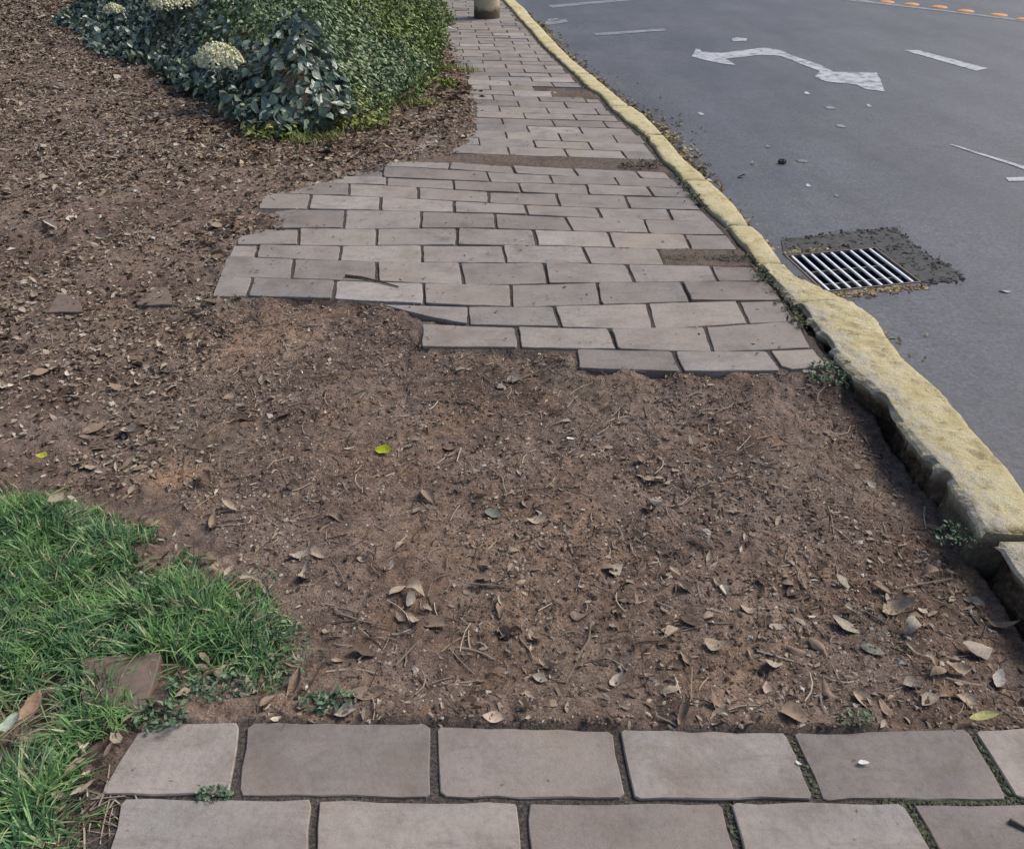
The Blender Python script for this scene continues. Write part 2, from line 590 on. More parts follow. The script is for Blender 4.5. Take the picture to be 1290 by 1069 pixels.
gx = grade(-1.9, 1.75, -300, 300, .0105, 1.022)
gy = grade(.75, 3.6, -300, 600, .0105, 1.018)
XX, YY = np.meshgrid(gx, gy)
ZZ = soil_z(XX.ravel(), YY.ravel())
far = (np.abs(XX.ravel()) > 40) | (YY.ravel() > 60) | (YY.ravel() < -10)
ZZ = np.where(far, -.36, ZZ)
nx, ny = len(gx), len(gy)
idx = np.arange(nx * ny).reshape(ny, nx)
Q = np.stack([idx[:-1, :-1], idx[:-1, 1:], idx[1:, 1:], idx[1:, :-1]], -1).reshape(-1, 4)
gme = mesh_np('ground', np.stack([XX.ravel(), YY.ravel(), ZZ], 1), Q, True)
sa = gme.attributes.new('sand', 'FLOAT', 'POINT')
sv = np.zeros(len(ZZ))
nr_ = (np.abs(XX.ravel()) < 6) & (YY.ravel() < 20) & (YY.ravel() > -1)
sv[nr_] = np.maximum(sstep(.012, -.012, sdist(XX.ravel()[nr_], YY.ravel()[nr_], MAIN)), sstep(.012, -.012, sdist(XX.ravel()[nr_], YY.ravel()[nr_], NEAR)))
for P_ in (STRIP, PATCH, PATCH2):
    sv[nr_] *= np.where(sdist(XX.ravel()[nr_], YY.ravel()[nr_], P_) < .02, .45, 1)
cv = np.zeros(len(ZZ))
for (px_, py_, rx_, am_) in ((228, 588, .085, 1.0), (215, 600, .05, .9), (345, 412, .22, .55), (300, 440, .16, .4), (640, 700, .42, .28), (1010, 720, .2, .35), (930, 850, .12, .4), (470, 560, .25, .25)):
    pc_ = G(px_, py_, -.03)
    cv += am_ * np.exp(-((XX.ravel() - pc_[0]) ** 2 + ((YY.ravel() - pc_[1]) * 1.3) ** 2) / rx_ ** 2)
ca = gme.attributes.new('clay', 'FLOAT', 'POINT')
ca.data.foreach_set('value', np.clip(cv, 0, 1).astype(np.float32))
sa = gme.attributes['sand']
sa.data.foreach_set('value', sv.astype(np.float32))
g = link('ground', gme, M['soil'])
tag(g, 'bare brown trodden soil between the paved stretches', kind='structure')

# ------------------------------------------------------------------ road with gully hole
zg = ZR + .004
gTL, gTR, gBR = G(992, 322, zg), G(1102, 312, zg), G(1158, 354, zg)
ex = gTR - gTL; ex_l = np.linalg.norm(ex); ex /= ex_l
eyv = gBR - gTR; ey_l = np.linalg.norm(eyv)
ey = np.array((ex[1], -ex[0], 0.0))           # square grate: towards the camera
if np.dot(ey, eyv) < 0:
    ey = -ey
sk = np.dot(eyv, ex) / ey_l
ey = (eyv / ey_l); GW, GL = ex_l, ey_l


def gp(u, v, z):
    p = gTL + ex * u + ey * v
    return (p[0], p[1], z)


ys = np.concatenate((np.linspace(-3, 16, 60), [40, 120, 400]))
outer = [Vector((float(kl(y) * .5 + kr(y) * .5), float(y), 0)) for y in ys] + [Vector((160, 400, 0)), Vector((160, -3, 0))]
hole = [Vector((*gp(u, v, 0)[:2], 0)) for u, v in ((-.012, -.012), (GW + .012, -.012), (GW + .012, GL + .012), (-.012, GL + .012))]
tris = tessellate_polygon([outer, hole])
allv = outer + hole
rv = [(p.x, p.y, ZR) for p in allv]
me = bpy.data.meshes.new('road')
fx = []
for a, b, c in tris:
    p, q, r_ = allv[a], allv[b], allv[c]
    fx.append((a, b, c) if (q - p).cross(r_ - p).z > 0 else (a, c, b))
me.from_pydata(rv, [], fx); me.update()
road = link('road', me, M['road'])
tag(road, 'grey asphalt road beside the yellow kerb', kind='structure')


def decal(name, px, mat, z=ZR + .004, lab=None, jit=.006):
    P = GP(px, z)
    pts = []
    for a, b in zip(P, np.roll(P, -1, 0)):
        n = max(1, int(np.linalg.norm(b - a) / .09))
        for i in range(n):
            p = a + (b - a) * i / n
            pts.append(Vector((p[0] + random.uniform(-jit, jit), p[1] + random.uniform(-jit, jit), 0)))
    tr = tessellate_polygon([pts])
    me = bpy.data.meshes.new(name)
    fs = []
    for a, b, c in tr:
        fs.append((a, b, c) if (pts[b] - pts[a]).cross(pts[c] - pts[a]).z > 0 else (a, c, b))
    me.from_pydata([(p.x, p.y, z) for p in pts], [], fs); me.update()
    o = link(name, me, mat, road)
    if lab:
        o['label'] = lab
    return o


Z3 = lambda L: [(860 + a / 3.0, b / 3.0) for a, b in L]
decal('turn_arrow', Z3([(150, 200), (310, 180), (370, 190), (400, 205), (520, 245), (570, 272), (735, 275), (765, 347), (690, 336), (660, 320), (540, 308), (500, 290), (520, 270), (370, 212), (300, 207), (165, 222), (200, 246), (130, 238), (35, 215), (50, 184), (66, 185), (72, 196)]), M['white'], lab='worn white two headed arrow painted on the asphalt')
decal('lane_dash', Z3([(835, 190), (890, 190), (1155, 259), (1108, 268)]), M['white'])
decal('lane_line', [(1196, 182), (1200, 182), (1330, 221), (1330, 226)], M['white'])
decal('paint_mark', Z3([(185, 148), (200, 142), (245, 146), (240, 155), (190, 156)]), M['white'])
decal('paint_mark', Z3([(1220, 672), (1290, 668), (1330, 672), (1300, 682), (1235, 684)]), M['white'])
decal('edge_line', [(690, 7), (760, 1), (845, -6), (848, -4), (770, 3), (696, 10)], M['faint'])
decal('cross_line', [(748, 42), (838, 36), (838, 39), (752, 45)], M['faint'])
decal('cross_line', [(673, 29), (714, 24), (716, 28), (680, 33)], M['faint'])
decal('paint_mark', [(690, 24), (703, 23), (704, 26), (690, 27)], M['faint'])
decal('edge_line', [(1060, -3), (1150, 8), (1290, 25), (1380, 36), (1380, 38), (1290, 27), (1150, 10), (1060, 0)], M['faint'])
for (a, b, s) in ((470, 352, 12), (562, 407, 22), (705, 399, 10), (600, 476, 20), (455, 607, 27), (583, 738, 9), (322, 553, 9), (475, 700, 10), (70, 430, 12)):
    decal('paint_fleck', Z3([(a - s, b - 4), (a, b - 6), (a + s, b + 3), (a + s * .4, b + 6), (a - s * .7, b + 4)]), M['white'] if s in (12, 10) else M['faint'], jit=.002)

# ------------------------------------------------------------------ pavement
pav = bpy.data.objects.new('pavement', None)
C.objects.link(pav)
tag(pav, 'grey concrete paver footpath with a missing stretch', kind='structure')
N_PAV = 0


def paver(P, shrink=None, z=0.0, thick=.06, tilt=.0016, chip=.006, parent=pav, name='paver', mat=None):
    """four corners (world) TL, TR, BR, BL"""
    global N_PAV
    P = [np.asarray(p, float)[:2] for p in P]
    c = sum(P) / 4
    wv = (P[1] - P[0] + P[2] - P[3]) / 2; hv = (P[3] - P[0] + P[2] - P[1]) / 2
    wl, hl = np.linalg.norm(wv), np.linalg.norm(hv)
    if wl < .03 or hl < .03:
        return None
    wu, hu = wv / wl, hv / hl
    sw, sh = shrink or (random.uniform(.004, .0095), random.uniform(.0018, .0045))
    P = [P[0] + wu * sw + hu * sh, P[1] - wu * sw + hu * sh, P[2] - wu * sw - hu * sh, P[3] + wu * sw - hu * sh]
    ring = []
    for i in range(4):
        a, b = P[i], P[(i + 1) % 4]
        L = np.linalg.norm(b - a)
        n = max(2, min(7, int(round(L / .055))))
        cut = min(.003 + random.random() * chip * 1.4, L * .2)
        if random.random() < .08:
            cut = min(cut + random.uniform(.01, .03), L * .3)
        d = (b - a) / (L + 1e-9)
        nrm = np.array((-d[1], d[0])) if np.dot(np.array((-d[1], d[0])), c - a) > 0 else np.array((d[1], -d[0]))
        for k in range(n + 1):
            t = cut + (L - 2 * cut) * k / n
            ring.append(a + d * t + nrm * random.uniform(-.0015, chip * .55))
    n = len(ring)
    cx = c
    bev = .0025
    tx, ty = random.gauss(0, tilt), random.gauss(0, tilt)
    z0 = z + float(np.clip(random.gauss(0, .0012), -.002, .0025))
    top, mid, bot = [], [], []
    for p in ring:
        q = p + (cx - p) / (np.linalg.norm(cx - p) + 1e-9) * bev
        zt = z0 + tx * (p - cx)[0] / .2 + ty * (p - cx)[1] / .1
        top.append((q[0] - cx[0], q[1] - cx[1], zt))
        mid.append((p[0] - cx[0], p[1] - cx[1], zt - bev * random.uniform(.7, 1.6)))
        bot.append((p[0] - cx[0], p[1] - cx[1], z0 - thick))
    V = top + mid + bot
    F = [tuple(range(n))]
    for i in range(n):
        j = (i + 1) % n
        F.append((i, n + i, n + j, j)); F.append((n + i, 2 * n + i, 2 * n + j, n + j))
    me = bpy.data.meshes.new(name)
    # orientation
    ar = sum(top[i][0] * top[(i + 1) % n][1] - top[(i + 1) % n][0] * top[i][1] for i in range(n))
    if ar < 0:
        F = [tuple(reversed(f)) for f in F]
    me.from_pydata(V, [], F); me.update()
    o = link(name, me, mat or M['paver'], parent, (cx[0], cx[1], 0))
    N_PAV += 1
    return o


def yl(line, x):
    a = np.array(line, float)
    return float(np.interp(x, a[:, 0], a[:, 1]))


def lay(top, bot, edges, **kw):
    """edges: list of (x at the upper joint line, x at the lower joint line)"""
    for (a, b), (c, d) in zip(edges[:-1], edges[1:]):
        paver([G(a, yl(top, a)), G(c, yl(top, c)), G(d, yl(bot, d)), G(b, yl(bot, b))], **kw)


L0 = [(480, 202), (575, 205), (642, 209), (719, 212), (860, 218)]
L1 = [(440, 208), (537, 211), (617, 217), (693, 221), (773, 223), (870, 227)]
L2 = [(380, 219), (484, 223), (568, 227), (617, 229), (697, 231), (780, 233), (880, 238)]
L3 = [(330, 227), (440, 231), (484, 233), (527, 236), (572, 239), (618, 242), (655, 242), (740, 245), (820, 247), (890, 249)]
L4 = [(310, 243), (442, 246), (485, 248), (570, 253), (660, 258), (752, 262), (843, 264), (900, 266)]
L5 = [(300, 261), (400, 263), (485, 265), (570, 267), (660, 270), (752, 275), (843, 278), (920, 279)]
L6 = [(290, 287), (430, 288), (530, 288), (625, 288), (720, 291), (815, 294), (930, 296)]
L7 = [(285, 308), (380, 309), (475, 309), (575, 308), (676, 309), (773, 312), (850, 314), (950, 316)]
L8 = [(270, 323), (330, 325), (430, 328), (532, 331), (637, 331), (743, 332), (838, 334), (960, 336)]
L9 = [(262, 347), (345, 349), (420, 352), (475, 354), (580, 359), (640, 359), (690, 357), (750, 356), (800, 355), (900, 354), (980, 353)]
L10 = [(255, 374), (310, 373), (420, 376), (480, 382), (535, 383), (590, 385), (645, 387), (755, 384), (870, 380), (1000, 378)]
L11 = [(480, 403), (532, 406), (590, 409), (650, 411), (705, 412), (770, 414), (824, 414), (890, 411), (943, 407), (1020, 404)]
L12 = [(500, 437), (528, 437), (652, 438), (777, 440), (850, 442), (899, 443), (970, 441), (1030, 438)]
L13 = [(720, 464), (860, 468), (985, 466), (1060, 462)]
lay(L0, L1, [(490, 484), (567, 565), (645, 650), (722, 729), (800, 808), (838, 846)])
lay(L1, L2, [(405, 400), (483, 482), (613, 618), (692, 697), (773, 780), (850, 862)])
lay(L2, L3, [(395, 390), (487, 487), (571, 572), (653, 657), (738, 742), (815, 823), (866, 874)])
lay(L3, L4, [(352, 346), (440, 439), (527, 527), (615, 616), (701, 706), (787, 793), (872, 884)])
lay(L4, L5, [(330, 324), (392, 388), (480, 479), (572, 572), (661, 665), (752, 758), (841, 847), (886, 899)])
lay(L5, L6, [(345, 342), (435, 433), (531, 530), (623, 625), (712, 722), (811, 818), (898, 915)])
lay(L6, L7, [(302, 296), (377, 376), (475, 474), (576, 575), (672, 677), (766, 774), (862, 871), (916, 930)])
lay(L7, L8, [(293, 286), (326, 322), (430, 427), (532, 532), (633, 638), (733, 743), (829, 838)])
lay(L8, L9, [(285, 275), (370, 366), (475, 475), (580, 585), (685, 690), (790, 800), (894, 904), (948, 964)])
lay(L9, L10, [(276, 266), (318, 310), (423, 420), (534, 534), (643, 645), (752, 757), (858, 870), (968, 986)])
sliver = paver([G(482, 383.5), G(589, 386), G(590, 408), G(540, 399)], chip=.002, shrink=(.004, .005))
lay(L10, L11, [(589, 590), (697, 706), (816, 824), (929, 943), (986, 1004)])
lay(L11, L12, [(530, 528), (651, 655), (768, 777), (888, 899), (1006, 1022)])
lay(L12, L13, [(724, 727), (848, 860), (968, 986), (1026, 1046)])
# near rows
N0 = [(100, 912), (190, 909), (308, 907), (545, 910), (775, 917), (995, 920), (1215, 917), (1300, 912), (1500, 905)]
N1 = [(60, 1003), (290, 1003), (547, 1006), (795, 1008), (1030, 1009), (1280, 1008), (1500, 1008)]
N2 = [(0, 1118), (1600, 1122)]
nk = dict(chip=.008, shrink=(.0085, .0045), tilt=.0010)
lay(N0, N1, [(176, 118), (309, 293), (546, 548), (775, 795), (994, 1033), (1222, 1278), (1440, 1530)], **nk)
lay(N1, N2, [(150, 120), (398, 389), (658, 668), (913, 946), (1142, 1208), (1395, 1480)], **nk)
# rows further off, laid on the same module
X0, D0 = G(719, 198)[0], G(719, 198)[1]
TILT = -.13
ROWD, PW = .2076, .402
for r_ in range(42):
    d0, d1 = D0 + r_ * ROWD, D0 + (r_ + 1) * ROWD
    yc = .5 * (d0 + d1)
    xr = float(kl(yc)) - .035
    til = TILT * (1 - .5 * r_ / 42)
    xl = xr - 1.62
    off = (r_ % 2) * PW * .5 + random.uniform(-.02, .02)
    s0 = math.floor((xl - X0 + .05 * r_ * ROWD) / PW)
    x = X0 - .088 * (yc - D0) + off + PW * s0
    while x < xr - .07:
        a, b = x, min(x + PW, xr)
        yy = lambda X, d: d + til * (X - X0 + .088 * (yc - D0))
        cxm, cym = .5 * (a + b), yy(.5 * (a + b), yc)
        sk_ = -.088 * ROWD / 2
        if not (inside(np.array([cxm]), np.array([cym]), PATCH2)[0]):
            if a > xl - PW * .6:
                paver([(a + sk_, yy(a, d1)), (b + sk_, yy(b, d1)), (b - sk_, yy(b, d0)), (a - sk_, yy(a, d0))], shrink=(random.uniform(.003, .007), .0025))
        x += PW

# ------------------------------------------------------------------ kerb
kerb = bpy.data.objects.new('kerb', None)
C.objects.link(kerb)
tag(kerb, 'broken yellow painted concrete kerb along the road', kind='structure')


def kerb_stone(y0, y1, wide=False, zoff=0.0, worn=.0, seed=0, shift=0.0):
    n = max(6, int((y1 - y0) / (.014 if wide else .03)))
    V = []; W = []
    inner = np.linspace(.09, .90, 16 if wide else 6)
    us = np.concatenate(([0, 0, 0, 0, .03], inner, [.97, 1.0, 1.0]))
    zs = np.concatenate(([-.34, -.13, -.065, -.010, -.001], .005 - .010 * (inner - .5) ** 2, [-.012, -.06, -.34]))
    ins = np.array([-.01, .040, .034, 0, 0])
    e3 = len(us) - 2
    mud_shades = []
    m = len(us)
    for i in range(n + 1):
        y = y0 + (y1 - y0) * i / n
        a, b = float(kl(y)) + shift, float(kr(y)) + shift
        e = min(i, n - i)
        endz = -.010 if e == 0 else 0
        na = .010 * float(fbm(y, seed, 9, 3, 5)) + (.016 * float(fbm(y, seed + 3, 26, 3, 15)) - .022 * float(sstep(.10, .24, float(fbm(y, seed + 9, 11, 2, 44)))) * -1 if wide else .004 * float(fbm(y, seed, 30, 2, 5)))
        fr = (y - y0) / (y1 - y0)
        und = float(sstep(.10, .34, fr)) if seed == 0 else 1.0
        for j in range(m):
            x = a + (b - a) * us[j]
            if j <= 4:
                x += na
                if (wide or worn > 1) and j < 3:
                    x += ins[j] * (.12 + .88 * und) + (.05 * und + .012) * float(fbm(y, j * 3.1 + seed, 7 + 14 * (1 - und), 3, 9))     # undercut, broken face
            z = ZK + zoff + zs[j] + (endz if 2 < j < e3 else 0)
            if 2 < j < e3:
                if wide:
                    r_ = float(fbm(x, y, 42, 3, 88)); z += .004 * r_ - .006 * float(sstep(.20, .26, float(fbm(x, y, 21, 3, 61)))) 
                z += (.005 if wide else .006) * float(fbm(x, y, 7 if wide else 14, 4, 31 + seed))
                z += (-.006 if wide and j <= 4 else 0)
            V.append((x, y + (.0 if e else random.uniform(-.008, .008)), z))
            wv = worn * float(sstep(.75, .1, us[j])) + (.0 if 2 < j < e3 else (.9 if j <= 2 else .35))
            mud_shades.append((.8 + .2 * und if seed == 0 else 1.0) if j <= 2 else (.35 if i == 0 and seed == 0 else 0.0))  # inner face and near end cap: painted shade along with the soil brown
            W.append(min(1, wv))
    F = []
    for i in range(n):
        for j in range(m - 1):
            F.append((i * m + j, i * m + j + 1, (i + 1) * m + j + 1, (i + 1) * m + j))
    F.append(tuple(range(m))[::-1]); F.append(tuple(n * m + j for j in range(m)))
    F = [tuple(reversed(f)) for f in F]
    me = bpy.data.meshes.new('kerb_stone')
    me.from_pydata(V, [], F); me.update()
    at = me.attributes.new('wear', 'FLOAT', 'POINT')
    at.data.foreach_set('value', np.array(W, np.float32))
    am = me.attributes.new('mud_shade', 'FLOAT', 'POINT')
    am.data.foreach_set('value', np.array(mud_shades, np.float32))
    for p in me.polygons:
        jj = p.vertices[0] % m if len(p.vertices) == 4 else 0
        p.use_smooth = len(p.vertices) == 4 and 5 <= min(v % m for v in p.vertices) and max(v % m for v in p.vertices) <= e3
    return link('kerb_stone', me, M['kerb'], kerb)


cuts_px = [(1238, 676), (1004, 381), (957, 332), (918, 283), (861, 226), (814, 169), (769, 133), (725, 93), (690, 60), (664, 31), (646, 11), (634, -2)]
cy = [float(G(a, b, ZK)[1]) for a, b in cuts_px]
for i in range(len(cy) - 1):
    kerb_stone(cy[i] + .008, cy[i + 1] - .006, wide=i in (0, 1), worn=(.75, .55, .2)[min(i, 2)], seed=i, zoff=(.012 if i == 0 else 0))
yq = cy[-1]
for i in range(14):
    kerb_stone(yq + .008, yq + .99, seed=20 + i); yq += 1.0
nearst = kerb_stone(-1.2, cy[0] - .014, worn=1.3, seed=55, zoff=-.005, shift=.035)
nearst['label'] = 'grey unpainted kerb stone at the near end'

# ------------------------------------------------------------------ storm grate
gr = bpy.data.objects.new('storm_drain', None)
C.objects.link(gr)
gc = gp(GW / 2, GL / 2, ZR)
gr.location = gc
tag(gr, 'steel barred storm drain grate set in the asphalt beside the kerb', 'drain grate')


def gbox(mb, u0, v0, u1, v1, z0, z1):
    q = lambda u, v, z: np.array(gp(u, v, z)) - np.array(gc)
    mb.prism([q(u0, v0, z0), q(u0, v1, z0), q(u1, v1, z0), q(u1, v0, z0)], [q(u0, v0, z1), q(u0, v1, z1), q(u1, v1, z1), q(u1, v0, z1)])


mb = MB()
t_ = .012
for (u0, v0, u1, v1) in ((-t_ + .002, -t_ + .002, GW + t_ - .002, 0), (-t_ + .002, GL, GW + t_ - .002, GL + t_ - .002), (-t_ + .002, 0, 0, GL), (GW, 0, GW + t_ - .002, GL)):
    gbox(mb, u0, v0, u1, v1, ZR - .08, ZR + .004)
link('frame', mb.mesh('frame'), M['frame'], gr)
mb = MB()
q = lambda u, v, z: np.array(gp(u, v, z)) - np.array(gc)
zb = ZR - .75
cs = [q(0, 0, zb), q(GW, 0, zb), q(GW, GL, zb), q(0, GL, zb)]
ct = [q(0, 0, ZR - .012), q(GW, 0, ZR - .012), q(GW, GL, ZR - .012), q(0, GL, ZR - .012)]
mb.add(cs + ct, [(0, 1, 2, 3), (0, 4, 5, 1), (1, 5, 6, 2), (2, 6, 7, 3), (3, 7, 4, 0)])
link('gully_pit', mb.mesh('gully_pit'), M['pit'], gr)
NB = 9
for i in range(NB):
    u = GW * (i + .45) / NB
    mb = MB(); gbox(mb, u - .0056, .004, u + .0056, GL - .004, ZR - .006, ZR + .003 + random.uniform(-.001, .001))
    link('bar', mb.mesh('bar'), M['steel'], gr)
for v in (.33, .68):
    mb = MB(); gbox(mb, .004, GL * v - .006, GW - .004, GL * v + .006, ZR - .06, ZR - .035)
    link('cross_rod', mb.mesh('cross_rod'), M['frame'], gr)
# broken collar round it
opx = [(984, 303), (1024, 299), (1065, 293), (1098, 292), (1126, 289), (1146, 304), (1160, 317), (1186, 331), (1211, 346), (1206, 353), (1170, 357)]
OP = GP(opx, ZR)
ring_in = [np.array(gp(-.014, -.014, 0)), np.array(gp(GW + .014, -.014, 0)), np.array(gp(GW + .014, GL + .014, 0))]
pts = []
P2 = np.vstack([OP])
for a, b in zip(P2[:-1], P2[1:]):
    for k in range(4):
        p = a + (b - a) * k / 4
        pts.append(p + rng.normal(0, .006, 3))
pts.append(P2[-1])
poly = [Vector((p[0], p[1], 0)) for p in pts] + [Vector((*p[:2], 0)) for p in reversed(ring_in)]
tr = tessellate_polygon([poly])
fs = []
for a, b, c in tr:
    fs.append((a, b, c) if (poly[b] - poly[a]).cross(poly[c] - poly[a]).z > 0 else (a, c, b))
me = bpy.data.meshes.new('collar')
me.from_pydata([(p.x - gc[0], p.y - gc[1], .004) for p in poly], [], fs); me.update()
link('collar', me, M['collar'], gr)


def lumps(name, P, S, mat, parent=None, flat=.55):
    """many small angular lumps as one mesh"""
    n = len(P)
    base = np.array([(1, 0, 0), (0, 1, 0), (-1, 0, 0), (0, -1, 0), (0, 0, 1), (0, 0, -1)], float)
    F0 = np.array([(0, 1, 4), (1, 2, 4), (2, 3, 4), (3, 0, 4), (1, 0, 5), (2, 1, 5), (3, 2, 5), (0, 3, 5)])
    V = base[None] * (S[:, None, None] * rng.uniform(.55, 1.3, (n, 6, 1))) + rng.normal(0, .2, (n, 6, 3)) * S[:, None, None]
    V[:, :, 2] *= flat
    th = rng.uniform(0, 6.28, n); c_, s_ = np.cos(th)[:, None], np.sin(th)[:, None]
    x, y = V[:, :, 0].copy(), V[:, :, 1].copy()
    V[:, :, 0] = x * c_ - y * s_; V[:, :, 1] = x * s_ + y * c_
    V += P[:, None, :]
    F = (F0[None] + (np.arange(n) * 6)[:, None, None]).reshape(-1, 3)
    return link(name, mesh_np(name, V.reshape(-1, 3), F), mat, parent)


rp = []
for a, b in zip(OP[:-1], OP[1:]):
    L = np.linalg.norm(b - a)
    for k in range(int(L / .007)):
        p = a + (b - a) * random.random()
        rp.append((p[0] - gc[0] + random.gauss(0, .017), p[1] - gc[1] + random.gauss(0, .017), .004))
rp = np.array(rp)
cpt = []
while len(cpt) < 220:
    p = OP[random.randrange(len(OP))] * random.random() + np.array(gp(random.random() * GW, 0, 0)) * 0
    a_, b_ = random.random(), random.random()
    q_ = np.array((random.uniform(OP[:, 0].min(), OP[:, 0].max()), random.uniform(OP[:, 1].min(), OP[:, 1].max()), .005))
    if inside(np.array([q_[0]]), np.array([q_[1]]), np.array([(v.x, v.y) for v in poly]))[0]:
        cpt.append((q_[0] - gc[0], q_[1] - gc[1], .005))
rp = np.vstack([rp, np.array(cpt)])
o = lumps('crumbled_rim', rp, rng.gamma(2.2, .0036, len(rp)) + .002, M['asphalt_lump'], gr, .45)
o['kind'] = 'stuff'

# ------------------------------------------------------------------ post
pb = G(613, 24.5)
mb = MB()
n = 40
prof = [(-.25, .178), (0, .178), (.02, .180), (.25, .176), (1.0, .171), (3.0, .158), (6.5, .135), (6.52, .12)]
V = []; F = []
for i, (z, r_) in enumerate(prof):
    for k in range(n):
        th = 2 * math.pi * k / n
        V.append((r_ * math.cos(th), r_ * math.sin(th), z))
for i in range(len(prof) - 1):
    for k in range(n):
        F.append((i * n + k, i * n + (k + 1) % n, (i + 1) * n + (k + 1) % n, (i + 1) * n + k))
F.append(tuple((len(prof) - 1) * n + k for k in range(n)))
mb.add(V, F)
post = link('concrete_pole', mb.mesh('concrete_pole', True), M['post'], None, (pb[0], pb[1] + .17, 0))
tag(post, 'round beige concrete pole with a dark stained foot standing on the footpath', 'pole')


# ------------------------------------------------------------------ leaves
def leaf_mesh(name, P, T, N, L, Wd, curl, fold, smooth=False):
    """P centre, T length direction, N up direction, all (n,3)"""
    n = len(P)
    T = T / np.linalg.norm(T, axis=1, keepdims=True)
    B = np.cross(N, T); B /= np.linalg.norm(B, axis=1, keepdims=True) + 1e-9
    N = np.cross(T, B)
    u = np.array([-.5, -.22, -.22, -.22, .14, .14, .14, .5])
    v = np.array([0, -.44, 0, .44, -.40, 0, .40, 0])
    U = u[None] + rng.normal(0, .035, (n, 8)); Vv = v[None] * (1 + rng.normal(0, .14, (n, 8)))
    z = curl[:, None] * (U ** 2) * 2 * L[:, None] + fold[:, None] * np.abs(Vv) * Wd[:, None] + rng.normal(0, .03, (n, 8)) * Wd[:, None]
    V = P[:, None] + T[:, None] * (U * L[:, None])[..., None] + B[:, None] * (Vv * Wd[:, None])[..., None] + N[:, None] * z[..., None]
    tri = np.array([(0, 2, 1), (0, 3, 2), (4, 5, 7), (5, 6, 7)])
    qd = np.array([(1, 2, 5, 4), (2, 3, 6, 5)])
    off = (np.arange(n) * 8)[:, None, None]
    return mesh_np(name, V.reshape(-1, 3), [(tri[None] + off).reshape(-1, 3), (qd[None] + off).reshape(-1, 4)], smooth)


def flat_leaves(name, x, y, L, mat, tilt=.3, wr=(.3, .6), lift=.004, zfun=soil_z, parent=None):
    n = len(x)
    z = zfun(x, y)
    th = rng.uniform(0, 6.28, n)
    T = np.stack([np.cos(th), np.sin(th), rng.normal(0, tilt * .6, n)], 1)
    N = np.stack([rng.normal(0, tilt, n), rng.normal(0, tilt, n), np.ones(n)], 1)
    P = np.stack([x, y, z + lift + L * .06], 1)
    me = leaf_mesh(name, P, T, N, L, L * rng.uniform(wr[0], wr[1], n), rng.normal(0, .35, n), rng.normal(.1, .45, n))
    return link(name, me, mat, parent)


def scatter(n, poly_px, z=0.0, world=False):
    P = np.asarray(poly_px)[:, :2] if world else GP(poly_px, z)[:, :2]
    lo, hi = P.min(0), P.max(0)
    X = []; Y = []; got = 0
    while got < n:
        x = rng.uniform(lo[0], hi[0], n * 2); y = rng.uniform(lo[1], hi[1], n * 2)
        k = inside(x, y, P)
        X.append(x[k]); Y.append(y[k]); got += int(k.sum())
        if got == 0:
            break
    return np.concatenate(X)[:n], np.concatenate(Y)[:n]


def keep_open(x, y, m=.0):
    """soil that is not paving, grass or kerb"""
    return (sdist(x, y, MAIN) > m) & (sdist(x, y, NEAR) > m) & (kl(y) - x > .03)


# litter bank to the left
BANK = [(-70, -30), (100, -30), (250, 90), (360, 150), (480, 140), (548, 95), (600, 110), (602, 190), (500, 205), (436, 226), (345, 248), (318, 262), (372, 286), (302, 296), (266, 376), (300, 400), (230, 470), (220, 560), (160, 620), (60, 600), (-70, 600)]
bx, by = scatter(125000, BANK)
dens = .35 + .65 * sstep(-.25, .25, fbm(bx, by, 2.2, 3, 41))
kp = (rng.random(len(bx)) < np.clip(dens * np.where(by < 3.5, 1.0, .85), 0, 1))
bx, by = bx[kp], by[kp]
dk = sdist(bx, by, MAIN)
kp = (dk > -.03) | (rng.random(len(bx)) < .05)
bx, by = bx[kp], by[kp]
o = flat_leaves('leaf_litter', bx, by, rng.gamma(2.2, .0075, len(bx)) * (.68 + .11 * by) + .004, M['litter'], .38)
tag(o, 'fine brown leaf litter covering the bank beside the shrubs', 'leaf litter', kind='stuff')

BUSH0 = GP([(96, 50), (140, 82), (205, 96), (246, 128), (300, 157), (360, 173), (420, 172), (472, 152), (520, 128), (546, 104), (553, 70), (553, 40), (300, 20)])[:, :2]
qx, qy = scatter(26000, BANK)
kp = sdist(qx, qy, MAIN) > 0
qx, qy = qx[kp], qy[kp]
o = lumps('bank_crumbs', np.stack([qx, qy, soil_z(qx, qy) + .004], 1), (rng.gamma(2.2, .0022, len(qx)) + .0015) * (.7 + .12 * qy), M['crumbs'])
tag(o, 'crumbled bark and soil grit mixed through the leaf litter bank', 'soil crumbs', kind='stuff')
# darker leaf drift between the shrubs and the footpath
bx, by = scatter(9000, [(300, 160), (420, 176), (480, 150), (550, 108), (566, 50), (596, 80), (618, 150), (606, 192), (510, 209), (440, 232), (345, 252), (250, 230), (230, 150)])
dd_ = sdist(bx, by, BUSH0)
kp = rng.random(len(bx)) < np.clip(.75 - 1.0 * dd_ + 1.1 * fbm(bx, by, 3, 3, 321), .03, .8) * sstep(.15, -.15, -sdist(bx, by, MAIN) - .1)
bx, by = bx[kp], by[kp]
o = flat_leaves('brown_leaf_drift', bx, by, rng.gamma(4, .010, len(bx)), M['drift'], .45)
tag(o, 'reddish brown leaf drift between the shrubs and the footpath', 'leaf litter', kind='stuff')

